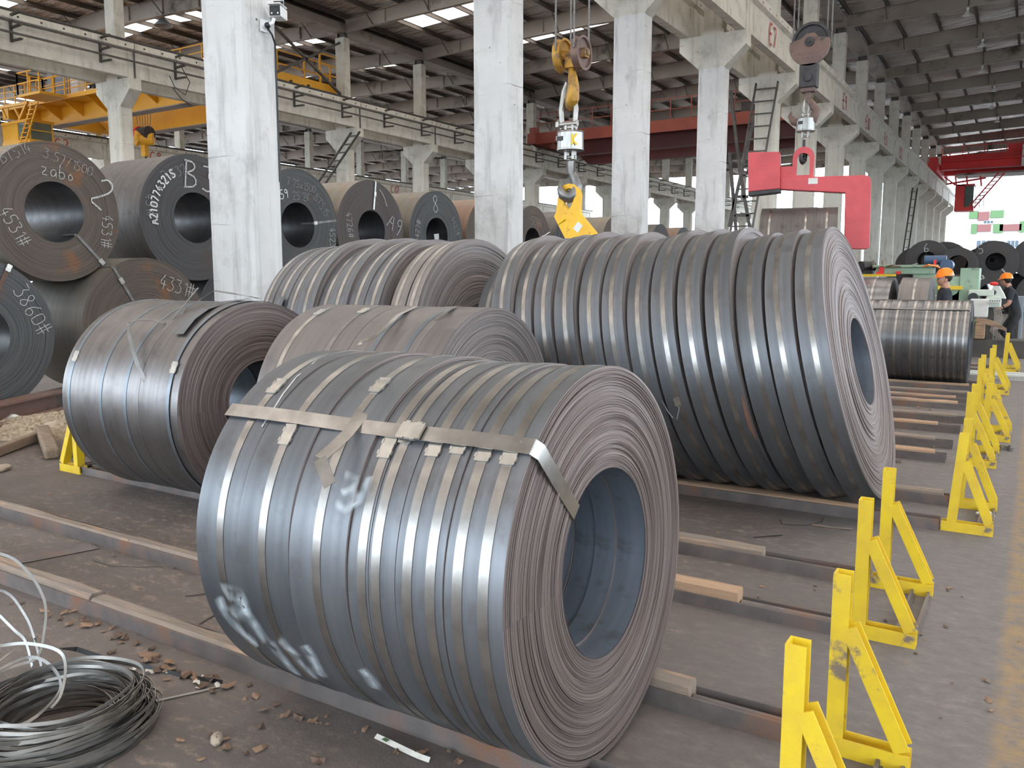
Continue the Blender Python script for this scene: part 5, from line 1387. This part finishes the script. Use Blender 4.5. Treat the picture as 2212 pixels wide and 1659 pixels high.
def person(name, label, loc, rotz, J, E_, shirt_z, hand_z=None, arm_cut=None):
    """one skinned body grown from joints; cloth assigned by height"""
    names = list(J)
    me = bpy.data.meshes.new('body')
    me.from_pydata([J[k][0] for k in names], [(names.index(a), names.index(b)) for a, b in E_], [])
    o = bpy.data.objects.new('tmp_body', me); COL.objects.link(o)
    o.modifiers.new('skin', 'SKIN').use_smooth_shade = True
    for i, k in enumerate(names):
        r = J[k][1]; me.skin_vertices[0].data[i].radius = r if isinstance(r, tuple) else (r, r)
        me.skin_vertices[0].data[i].use_root = (k == 'pelvis')
    o.modifiers.new('sub', 'SUBSURF').levels = 2
    dg = bpy.context.evaluated_depsgraph_get()
    nm = bpy.data.meshes.new_from_object(o.evaluated_get(dg))
    bpy.data.objects.remove(o)
    nm.name = 'body'; nm.materials.clear()
    for q in ('skin', 'shirt', 'trousers', 'hair'): nm.materials.append(MT[q])
    bare = [V(J[k][0]) for k in J if k.startswith(('elbow', 'wrist', 'palm', 'f', 'thumb'))]
    for f in nm.polygons:
        c = f.center; z = c.z
        if z > shirt_z[1]: i = 0
        elif z > shirt_z[0]: i = 1
        else: i = 2
        if i and bare and min((c - b).length for b in bare) < .105: i = 0
        f.material_index = i
    nm.shade_smooth()
    t = T(name, label, 'person', loc, (0, 0, rotz))
    b = bpy.data.objects.new('body', nm); COL.objects.link(b); b.parent = t
    return t
def head_parts(t, c, face, s=1.0):
    """helmet, hair, face details; face = direction the person looks in"""
    f = V(face).normalized(); sd = f.cross(V((0, 0, 1))).normalized(); c = V(c)
    mx = MX((f, sd * -1, V((0, 0, 1)))).transposed()
    P('hair', M().sphere(c + V((0, 0, .02)) - f * .028, (.088, .080, .095), 20, 12, mx=mx), 'hair', t)
    h = M(); prof = [(.135, .004), (.13, .04), (.11, .078), (.07, .105), (.02, .118), (.0, .122), (.0, .118), (.06, .102), (.10, .072), (.125, .02)]
    h.lathe(prof, 'Z', 28)
    h.v = [tuple(c + V((0, 0, .035)) + mx @ V((v[0] * 1.12, v[1] * .98, v[2]))) for v in h.v]
    vs = []
    n = 11
    for k in range(n):
        a = -1.25 + 2.5 * k / (n - 1)
        vs += [V((.125 * math.cos(a), .112 * math.sin(a), .035)), V((.125 * math.cos(a) + .055 * math.cos(a), .116 * math.sin(a), .022)), V((.125 * math.cos(a) + .055 * math.cos(a), .116 * math.sin(a), .017)), V((.125 * math.cos(a), .112 * math.sin(a), .028))]
    h.add([c + mx @ v for v in vs], [(4 * k + j, 4 * k + (j + 1) % 4, 4 * k + 4 + (j + 1) % 4, 4 * k + 4 + j) for k in range(n - 1) for j in range(4)])
    P('hard_hat', h, 'orange', t)
    P('face', M().sphere(c + f * .024 - V((0, 0, .015)), (.090, .074, .110), 20, 14, mx=mx).sphere(c + f * .035 - V((0, 0, .085)), (.05, .045, .04), 12, 8, mx=mx), 'skin', t)
    P('nose', M().prism([(.094, -.022), (.128, -.052), (.098, -.058)], 'Y', -.014, .014).__class__().add([c + mx @ V(p) for p in ((.095, -.008, -.012), (.095, .008, -.012), (.130, -.014, -.048), (.130, .014, -.048), (.095, -.018, -.058), (.095, .018, -.058))], [(0, 1, 3, 2), (2, 3, 5, 4), (0, 2, 4), (1, 5, 3), (0, 4, 5, 1)]), 'skin', t)
    for sg in (-1, 1):
        P('eye', M().sphere(c + mx @ V((.098, sg * .032, -.016)), (.012, .014, .007), 10, 6, mx=mx), 'hair', t)
        P('ear', M().sphere(c + mx @ V((-.005, sg * .078, -.035)), (.022, .010, .034), 10, 8, mx=mx), 'skin', t)
    P('mouth', M().sphere(c + mx @ V((.094, 0, -.078)), (.008, .026, .006), 10, 6, mx=mx), 'brown_iron', t)

BODY_E = [('pelvis', 'waist'), ('waist', 'chest'), ('chest', 'neck'), ('neck', 'skull'), ('chest', 'sh_l'), ('chest', 'sh_r'), ('sh_l', 'elbow_l'), ('elbow_l', 'wrist_l'), ('wrist_l', 'palm_l'), ('sh_r', 'elbow_r'), ('elbow_r', 'wrist_r'), ('wrist_r', 'palm_r'),
          ('pelvis', 'hip_l'), ('hip_l', 'knee_l'), ('knee_l', 'ankle_l'), ('ankle_l', 'toe_l'), ('pelvis', 'hip_r'), ('hip_r', 'knee_r'), ('knee_r', 'ankle_r'), ('ankle_r', 'toe_r')]
def hand_edges(sd): return [('palm_' + sd, 'f%d%s' % (k, sd)) for k in range(4)] + [('f%d%s' % (k, sd), 'f%d%sb' % (k, sd)) for k in range(4)] + [('palm_' + sd, 'thumb' + sd)]
def hand(J, sd, d, side):
    p = V(J['palm_' + sd][0]); d = V(d).normalized(); s = V(side).normalized(); dn = d.cross(s)
    for k in range(4):
        q = p + d * (.045 + (.01 if k in (1, 2) else 0)) + s * (.026 * (k - 1.5)); e = q + d * .035 + dn * .022
        J['f%d%s' % (k, sd)] = (tuple(q), .0095); J['f%d%sb' % (k, sd)] = (tuple(e), .008)
    J['thumb' + sd] = (tuple(p + s * -.05 + d * .015), .0105)
# first worker: upright, looking left
J = {'pelvis': ((0, .0, .92), (.15, .11)), 'waist': ((0, .0, 1.08), (.14, .10)), 'chest': ((0, .0, 1.28), (.155, .115)), 'neck': ((0, .005, 1.455), .062), 'skull': ((.0, -.01, 1.58), .075),
     'sh_l': ((.17, 0, 1.36), .075), 'elbow_l': ((.24, -.02, 1.09), .048), 'wrist_l': ((.22, -.16, .90), .032), 'palm_l': ((.21, -.21, .84), (.04, .02)),
     'sh_r': ((-.17, 0, 1.36), .075), 'elbow_r': ((-.24, -.02, 1.09), .048), 'wrist_r': ((-.20, -.17, .92), .032), 'palm_r': ((-.19, -.22, .86), (.04, .02)),
     'hip_l': ((.10, 0, .85), .10), 'knee_l': ((.11, -.01, .48), .065), 'ankle_l': ((.11, .03, .08), .045), 'toe_l': ((.12, -.13, .035), .04),
     'hip_r': ((-.10, 0, .85), .10), 'knee_r': ((-.11, -.01, .48), .065), 'ankle_r': ((-.11, .03, .08), .045), 'toe_r': ((-.12, -.13, .035), .04)}
hand(J, 'l', (-.1, -.6, -.6), (0, -.6, .6)); hand(J, 'r', (.1, -.6, -.6), (0, -.6, .6))
w1 = person('person', 'worker in a navy T-shirt and orange hard hat looking left behind the shiny coil', (-1.245, 15.15, 0), math.radians(-72), J, BODY_E + hand_edges('l') + hand_edges('r'), (.95, 1.435))
head_parts(w1, (0, -.012, 1.59), (0, -1, -.05))
P('shirt_logo', M().box(-.03, .03, -.128, -.122, 1.30, 1.315), 'white', w1, smooth=False)
# second worker: leaning, right hand on the control stand, facing left and looking at the camera
J = {'pelvis': ((0, .10, .86), (.145, .11)), 'waist': ((0, .04, 1.02), (.135, .10)), 'chest': ((0, -.04, 1.24), (.15, .11)), 'neck': ((.02, -.11, 1.415), .058), 'skull': ((.03, -.15, 1.53), .073),
     'sh_l': ((.17, -.06, 1.31), .07), 'elbow_l': ((.24, -.12, 1.03), .045), 'wrist_l': ((.20, -.32, .92), .031), 'palm_l': ((.19, -.37, .90), (.04, .02)),
     'sh_r': ((-.16, -.08, 1.31), .07), 'elbow_r': ((-.20, -.33, 1.20), .043), 'wrist_r': ((-.12, -.54, 1.08), .031), 'palm_r': ((-.11, -.60, 1.055), (.04, .02)),
     'hip_l': ((.10, .10, .80), .10), 'knee_l': ((.13, -.05, .46), .065), 'ankle_l': ((.13, .06, .08), .045), 'toe_l': ((.14, -.10, .035), .04),
     'hip_r': ((-.10, .10, .80), .10), 'knee_r': ((-.13, -.12, .46), .065), 'ankle_r': ((-.13, -.05, .08), .045), 'toe_r': ((-.13, -.21, .035), .04)}
hand(J, 'l', (0, -1, -.1), (1, 0, 0)); hand(J, 'r', (.2, -1, -.3), (1, 0, 0))
w2 = person('person', 'worker at the right edge with orange hard hat leaning on the control stand', (-.42, 21.2, 0), math.radians(-75), J, BODY_E + hand_edges('l') + hand_edges('r'), (.88, 1.40))
head_parts(w2, (.03, -.155, 1.54), (-.75, -.75, -.05))

for i, (x, y, r, z, lab, tx) in enumerate(((-4.4, 43.5, .92, 2.40, 'big black coil at upper left of the far right stack, white mark on its face', '6'), (-3.0, 41.7, .76, 2.15, 'smaller black coil with a wide bore in the far right stack', None), (-1.62, 43.5, .92, 2.30, 'big black coil chalked 5 in the far right stack', '5'),
        (-.1, 44.0, .92, 2.45, 'black coil at the right edge of the far stack', None), (-3.75, 43.2, .88, .90, 'lower coil of the far stack behind the green machine', None), (-1.75, 42.6, .92, .92, 'lower coil with a stencilled number behind the control stand', 's'), (.15, 43.0, .9, .9, 'lower coil of the far stack at the right edge', None), (-5.7, 44.5, .9, .9, 'lower coil of the far stack left of the green machine', None))):
    t, b = hr_coil(lab, x, y, r, z, .40 if i != 1 else .42, 1.5, ('hr_grey', 'lap_dark', 'hr_bore'), 'black coils of the far stack', 150 + i, 12, 64, -math.pi / 2)
    if tx in ('6', '5'): face_text(t, r, tx, -.15 if tx == '6' else -.7, .35, .4, 10, .04)
    if tx == 's':
        m = M()
        for k, ch in enumerate('1890733'):
            ph = math.radians(165 - k * 9); up = V((0, math.cos(ph), math.sin(ph))); rt = V((0, math.sin(ph), -math.cos(ph)))
            lettering(m, ch, V((.013, 0, r)) + up * .68 - rt * .05, rt, up, .15, .04)
        P('stencilled_number', m, 'stencil', t)
    if i in (0, 2): face_strap(t, r, .4, 200 if i == 0 else -50, 'galv', .05)

# buildings outside the far end
t = T('white_building', 'white building with green and red panels outside the far end of the hall', 'building', (-4, 130, 0))
P('facade', M().box(-5.5, 12, 0, 9, 0, 16), 'bld', t, smooth=False)
for (u0, v0, u1, v1, mt) in ((2113, 458, 2136, 476, 'bld_red'), (2094, 456, 2113, 472, 'bld_green'), (2140, 455, 2168, 470, 'bld_green'), (2112, 485, 2140, 500, 'bld_red'), (2160, 485, 2206, 498, 'bld_red'), (2098, 484, 2110, 505, 'bld_green'), (2146, 484, 2166, 503, 'bld_green'), (2203, 478, 2212, 502, 'bld_green')):
    a, b = at(u0, v0, 'y', 130) - V((-4, 130, 0)), at(u1, v1, 'y', 130) - V((-4, 130, 0))
    P('panel', M().box(a.x, b.x, -.25, 0, b.z, a.z), mt, t, smooth=False)
for (u0, v0, u1, v1) in ((2110, 512, 2140, 536), (2125, 476, 2146, 484), (2176, 512, 2200, 536)):
    a, b = at(u0, v0, 'y', 130) - V((-4, 130, 0)), at(u1, v1, 'y', 130) - V((-4, 130, 0))
    w = P('window', M().box(a.x, b.x, -.12, -.02, b.z, a.z), 'white', t, smooth=False)
    for k in range(3):
        x0 = a.x + (b.x - a.x) * (k + .08) / 3; x1 = a.x + (b.x - a.x) * (k + .92) / 3
        P('pane', M().box(x0, x1, -.16, -.12, b.z + .1, a.z - .5 if a.z - b.z > 1 else a.z - .1), 'pane', w, smooth=False)
t = T('white_building', 'long pale building outside beyond the left bays', 'building', (-40, 150, 0))
P('facade', M().box(-70, 22, 0, 10, 0, 9), 'bld', t, smooth=False)
P('sign_band', M().box(-12, 4, -.2, 0, 5.5, 6.3), 'bld_red', t, smooth=False)

# ------------------------------------------------------------------ loose things on the floor at left
def F(u, v, z=0): return at(u, v, 'z', z)
# bundle of scrap strapping in the lower left corner
bc = V((-2.80, 1.50, 0))
t = T('strapping_bundle', 'bundle of looped scrap steel strapping in the lower left corner', 'strapping', tuple(bc))
def loop_ribbon(m, rx, ry, cx, cy, z, w, seed, tiltx, tilty, n=44, span=1.0, a0=0):
    r_ = random.Random(seed); pts = []; nr = []; k1, k2 = r_.uniform(0, 6.28), r_.uniform(0, 6.28)
    for i in range(int(n * span) + 1):
        a = a0 + 2 * math.pi * i / n
        q = 1 + .03 * math.sin(2 * a + k1) + .02 * math.sin(3 * a + k2)
        pts.append(V((cx + rx * q * math.cos(a), cy + ry * q * math.sin(a), max(.006, z + tiltx * math.cos(a) + tilty * math.sin(a) + .006 * math.sin(4 * a + k2)))))
        nr.append(V((math.cos(a), math.sin(a), r_.uniform(-.1, .1) + .25 * math.sin(a + k1))))
    m.ribbon(pts, nr, w, .0015)
for mt_, s0, cnt in (('galv', 1, 40), ('strap_dark', 60, 30), ('strap', 120, 34)):
    m = M()
    for k in range(cnt):
        r_ = random.Random(s0 + k)
        rr2 = r_.uniform(.19, .30)
        loop_ribbon(m, rr2, rr2 * r_.uniform(.9, 1.08), r_.uniform(-.02, .02), r_.uniform(-.02, .02), r_.uniform(.015, .15) * (1.15 - abs(rr2 - .245) / .09), .012, s0 + k, r_.uniform(-.02, .02), r_.uniform(-.02, .02))
    P('strap_loops', m, mt_, t)['kind'] = 'stuff'
for k, (mt_, pts) in enumerate((('strap_grey', [(-140, 1190, .45), (0, 1196, .42), (60, 1235, .36), (97, 1300, .27), (95, 1370, .17), (80, 1420, .1), (30, 1440, .08), (-60, 1480, .1)]),
        ('strap_dark', [(-80, 1270, .15), (10, 1278, .12), (55, 1330, .1), (75, 1380, .1), (90, 1440, .1)]),
        ('strap_grey', [(-60, 1405, .2), (0, 1395, .18), (60, 1390, .2), (125, 1405, .22), (142, 1440, .2), (132, 1500, .15), (110, 1530, .13)]),
        ('strap_grey', [(0, 1330, .06), (30, 1360, .05), (55, 1385, .03), (70, 1440, .02)]),
        ('strap', [(-40, 1460, .1), (30, 1405, .12), (80, 1376, .1)]),
        ('strap_dark', [(-20, 1456, .12), (60, 1420, .14), (110, 1438, .16), (130, 1490, .15), (60, 1560, .12), (-40, 1580, .1)]))):
    pp = [at(u, v, 'z', z) - bc for u, v, z in pts]
    q = []
    for i in range(len(pp) - 1):
        p0, p1, p2, p3 = pp[max(0, i - 1)], pp[i], pp[i + 1], pp[min(len(pp) - 1, i + 2)]
        for s_ in range(5):
            f = s_ / 5
            q.append(.5 * ((2 * p1) + (p2 - p0) * f + (2 * p0 - 5 * p1 + 4 * p2 - p3) * f * f + (3 * p1 - p0 - 3 * p2 + p3) * f ** 3))
    q.append(pp[-1])
    P('loose_end', M().ribbon(q, [V((.4, -.8, .45))] * len(q), .012, .0015), mt_, t)
def floor_strip(name, label, pts, mt_, w, cat, z=.004, n_=V((0, 0, 1))):
    pp = [F(u, v, z + (h or 0)) for u, v, h in pts]
    return tag(P(name, M().ribbon([p - pp[0] for p in pp], [n_] * len(pp), w, .002), mt_, loc=tuple(pp[0])), label, cat)
floor_strip('steel_strap', 'dark flat strap reaching from the bundle to the front rail and folding back', [(130, 1402, .08), (165, 1402, .05), (225, 1422, .01), (320, 1442, 0), (400, 1462, 0), (480, 1475, 0)], 'plastic_black', .02, 'strap', n_=V((.1, -.9, .5)))
floor_strip('steel_strap', 'grey flat strap running from the front rail towards the bundle', [(488, 1478, 0), (440, 1492, 0), (330, 1516, 0), (230, 1540, .01), (215, 1546, .02)], 'galv', .014, 'strap')
floor_strip('steel_strap', 'curled thin strap end right of the bundle', [(215, 1545, .03), (232, 1518, .08), (250, 1528, .08), (248, 1560, .05), (225, 1590, .01)], 'strap_dark', .012, 'strap', n_=V((0, -.9, .4)))
floor_strip('steel_strip_scrap', 'dark strip of scrap lying diagonally at the bottom edge', [(210, 1659, 0), (250, 1620, 0), (292, 1580, 0)], 'strap_dark', .03, 'scrap')
floor_strip('wire_piece', 'thin wire lying behind the front rail at left', [(203, 1210, .0), (240, 1222, 0), (300, 1224, 0), (354, 1223, 0)], 'strap', .006, 'wire')
floor_strip('wire_piece', 'bent dark wire left of the front coil', [(412, 1360, 0), (448, 1338, 0), (466, 1328, 0), (468, 1318, 0)], 'black_iron', .006, 'wire')
floor_strip('wire_piece', 'short dark wire at the left foot of the front coil', [(400, 1288, 0), (430, 1285, 0), (450, 1281, 0)], 'black_iron', .006, 'wire')
floor_strip('wire_piece', 'thin bowed wire on the floor in front of the long row', [(1685, 1122, 0), (1690, 1133, 0), (1740, 1135, 0), (1775, 1128, 0), (1780, 1118, 0)], 'black_iron', .006, 'wire')
floor_strip('wire_piece', 'thin rod on the floor behind the second yellow stop', [(1628, 1161, 0), (1690, 1156, 0)], 'black_iron', .010, 'wire')
floor_strip('wooden_lath', 'thin wooden lath on the floor near the tall row', [(1754, 1133, 0), (1800, 1140, 0), (1840, 1143, 0)], 'timber', .03, 'wood')
floor_strip('plank_sheet', 'thin dark steel sheet on the floor behind the front rail at left', [(-60, 1225, 0), (60, 1206, 0), (205, 1178, 0)], 'rail', .16, 'sheet')

# steel beams under the left stack, timber pieces, gravel heap
t = T('steel_beam', 'red brown steel beam on the floor in front of the left coil stack', 'beam', (-9.9, 5.2, 0), (0, 0, math.radians(118)))
P('flange', M().box(-2.2, 1.6, -.12, .12, .20, .225), 'beam_red', t, smooth=False); P('flange', M().box(-2.2, 1.6, -.12, .12, 0, .02), 'beam_red', t, smooth=False); P('web', M().box(-2.2, 1.6, -.02, .02, .02, .2), 'beam_red', t, smooth=False)
t = T('steel_beam', 'second rusty steel beam beside the gravel heap', 'beam', (-9.35, 5.0, 0), (0, 0, math.radians(118)))
P('flange', M().box(-2.2, 1.4, -.07, .07, .075, .09), 'beam_red', t, smooth=False); P('web', M().box(-2.2, 1.4, -.015, .015, .015, .075), 'beam_red', t, smooth=False); P('flange', M().box(-2.2, 1.4, -.07, .07, 0, .015), 'beam_red', t, smooth=False)
gc = V((-8.75, 4.95, 0)); m = M(); vs = []; fs = []; NX, NYY = 80, 60
r_ = random.Random(5)
for j in range(NYY + 1):
    for i in range(NX + 1):
        a, b = (i / NX - .5) * 2, (j / NYY - .5) * 2
        d = max(0, 1 - (a * a + b * b) ** .5)
        z = .16 * d ** .8 + (r_.uniform(-.018, .03) if d > 0 else -.01)
        vs.append((a * .95, b * .75, z))
for j in range(NYY):
    for i in range(NX):
        k = j * (NX + 1) + i; fs.append((k, k + 1, k + NX + 2, k + NX + 1))
m.add(vs, fs)
for k in range(130):
    a, q = r_.uniform(0, 6.28), r_.uniform(0, .95) ** .6; sz = r_.uniform(.012, .045)
    m.sphere((.95 * q * math.cos(a), .75 * q * math.sin(a), .16 * (1 - q) ** .8 + sz * .2), (sz, sz * .8, sz * .6), 7, 4)
g = tag(P('gravel_heap', m, 'gravel', loc=tuple(gc), rot=(0, 0, .5), smooth=False), 'heap of tan gravel and rubble behind the squat coil at left', 'gravel', None, 'stuff')
def pebble(name, label, p, s, mt_, cat='stone', seed=0, group=None):
    r2 = random.Random(seed); m = M().sphere((0, 0, 0), s, 10, 7)
    m.v = [(x * (1 + r2.uniform(-.14, .14)), y * (1 + r2.uniform(-.14, .14)), z * (1 + r2.uniform(-.14, .14))) for x, y, z in m.v]
    return tag(P(name, m, mt_, loc=(p[0], p[1], s[2] * .8), rot=(0, 0, r2.uniform(0, 3))), label, cat, group)
pebble('pale_stone', 'flat tan stone lying alone near the bottom edge', F(468, 1604), (.042, .022, .016), 'stone', seed=1)
pebble('pale_stone', 'pale stone on the left edge of the gravel heap', F(30, 912), (.07, .06, .05), 'off_white', seed=2)
pebble('pale_stone', 'larger tan lump on the gravel heap', F(118, 935) + V((0, 0, .05)), (.15, .12, .07), 'stone', seed=3)
pebble('pale_stone', 'brown lump of dirt by the left yellow stop', F(166, 985), (.09, .07, .06), 'log', seed=4)
pebble('pale_stone', 'tan lump at the left edge below the timber', F(4, 1018), (.10, .05, .03), 'stone', seed=6)
a, b = F(-40, 1000), F(82, 955)
tag(P('timber_beam', M().bar((0, 0, .05), tuple(b - a + V((0, 0, .06))), .08, .09), 'log', loc=tuple(a), bevel=.012), 'long weathered timber lying at the left edge', 'timber')
a, b = F(93, 950), F(114, 993)
tag(P('timber_block', M().bar((0, 0, .10), tuple(b - a + V((0, 0, .05))), .12, .10), 'log', loc=tuple(a), bevel=.02), 'short split timber block leaning by the end of the long timber', 'timber')
# shredded rag and scraps at right
def heap(name, label, u, v, sx, sy, sz, mt_, cat, seed=0):
    r2 = random.Random(seed); p = F(u, v); m = M()
    for k in range(14):
        a = r2.uniform(0, 6.28); d = r2.uniform(0, 1)
        m.sphere((sx * d * math.cos(a), sy * d * math.sin(a), sz * (1 - d) * .8 + .01), (sx * .35, sy * .35, sz * .5), 8, 5)
    return tag(P(name, m, mt_, loc=tuple(p)), label, cat)
heap('dark_rag', 'black crumpled rag on the rails right of the long row', 2042, 878, .22, .12, .06, 'plastic_black', 'rag', 3)
m = M(); p = F(2168, 970)
for k in range(9):
    a = rnd.uniform(0, 3.1); c = V((rnd.uniform(-.12, .12), rnd.uniform(-.06, .06), .012)); d = V((math.cos(a), math.sin(a), 0)) * .09
    m.ribbon([c - d, c + V((0, 0, .02)), c + d], [V((0, 0, 1))] * 3, .02, .002)
tag(P('scrap_wire_tangle', m, 'plastic_black', loc=tuple(p)), 'tangle of black scrap strips right of the fifth stop', 'scrap')
heap('crumpled_plastic', 'pale crumpled plastic inside the foot of the third stop', 2126, 1115, .06, .05, .03, 'off_white', 'plastic', 4)
heap('plastic_wrapper', 'yellow and black wrapper inside the foot of the second stop', 1965, 1262, .05, .03, .02, 'yellow', 'wrapper', 6)
floor_strip('plastic_tape', 'torn strip of clear plastic tape with a green mark along the front rail', [(812, 1590, 0), (842, 1604, .01), (875, 1620, .005), (905, 1634, .01), (928, 1642, 0)], 'paper', .018, 'tape', n_=V((0, -.6, .8)))
floor_strip('green_wrapper', 'tiny green wrapper scrap on the plastic tape', [(828, 1596, .012), (838, 1601, .014)], 'bld_green', .014, 'wrapper')

# litter: leaves, paper and chips, each one an object
def leaf_mesh(seed, kind):
    r2 = random.Random(seed); n = 7; vs = [(0, 0, .012)]
    for k in range(n):
        a = 2 * math.pi * k / n; q = r2.uniform(.55, 1.0)
        vs.append((q * math.cos(a) * .028, q * math.sin(a) * .017, r2.uniform(.001, .016)))
    m = M().add(vs, [(0, 1 + k, 1 + (k + 1) % n) for k in range(n)])
    return to_mesh('leaf', m, kind, False, fix=False)
LV = [leaf_mesh(i, k) for i, k in enumerate(('leaf_a', 'leaf_b', 'leaf_a', 'leaf_b', 'leaf_a'))]
PV = [leaf_mesh(20 + i, 'paper') for i in range(3)]
r_ = random.Random(99)
def scatter(n, u0, v0, u1, v1, su, sv, name, label, cat, group, pool, smin=.6, smax=1.5):
    for i in range(n):
        f = r_.random()
        u = u0 + (u1 - u0) * f + r_.gauss(0, su); v = v0 + (v1 - v0) * f + r_.gauss(0, sv)
        p = F(u, v); s_ = r_.uniform(smin, smax)
        o = bpy.data.objects.new(name, pool[r_.randrange(len(pool))]); COL.objects.link(o)
        o.location = (p.x, p.y, .001); o.rotation_euler = (r_.uniform(-.15, .15), r_.uniform(-.15, .15), r_.uniform(0, 6.28)); o.scale = (s_, s_, s_)
        tag(o, label, cat, group)
scatter(34, 70, 1300, 330, 1420, 28, 12, 'dry_leaf', 'dry leaf scrap in the drift along the front rail, left part', 'leaf', 'leaves along the left part of the front rail', LV)
scatter(22, 330, 1430, 520, 1500, 40, 14, 'dry_leaf', 'dry leaf scrap between the dark strap and the front rail', 'leaf', 'leaves by the folded strap', LV)
scatter(16, 560, 1520, 960, 1650, 30, 8, 'dry_leaf', 'dry leaf scrap at the foot of the front rail below the front coil', 'leaf', 'leaves below the front coil', LV, .5, 1.2)
scatter(14, 240, 1560, 640, 1650, 70, 20, 'dry_leaf', 'lone dry leaf on the open floor near the bottom edge', 'leaf', 'leaves on the open floor in front', LV, .6, 1.4)
scatter(9, 230, 1440, 470, 1490, 35, 10, 'paper_scrap', 'pale paper scrap near the folded dark strap', 'paper', 'paper scraps by the strap', PV, .5, 1.1)
scatter(16, 130, 1040, 420, 1250, 60, 50, 'wood_chip', 'wood chip on the floor left of the front coil', 'wood chip', 'wood chips left of the front coil', LV, .4, .9)
scatter(20, 1520, 1160, 1800, 1420, 80, 60, 'wood_chip', 'wood chip on the floor between the coils and the second stop', 'wood chip', 'wood chips on the floor at right', LV, .35, .8)
scatter(16, 1950, 1250, 2150, 1500, 60, 90, 'wood_chip', 'wood chip on the grey walkway at right', 'wood chip', 'wood chips on the walkway', LV, .35, .9)
scatter(16, 1950, 860, 2060, 1000, 50, 40, 'wood_chip', 'wood chip between the rails beyond the long row', 'wood chip', 'wood chips between the far rails', LV, .6, 1.6)
for i, (x, y, z) in enumerate(((-3.78, 45.3, 2.41), (-1.83, 45.3, 2.41), (-5.3, 46.9, 2.2), (-2.35, 46.9, 2.15), (.6, 46.9, 2.2), (-4.75, 45.3, .9), (-2.8, 45.3, .9), (-.85, 45.3, .9), (1.2, 45.3, .9))):  # back coils added so daylight does not show through the front bores
    hr_coil('%s black coil added behind the far stack to block daylight in the bores' % ORD[i], x, y, .9, z, .1, 1.5, ('hr_grey', 'lap_dark', 'hr_bore'), 'black coils of the far stack', 190 + i, 8, 48, -math.pi / 2)
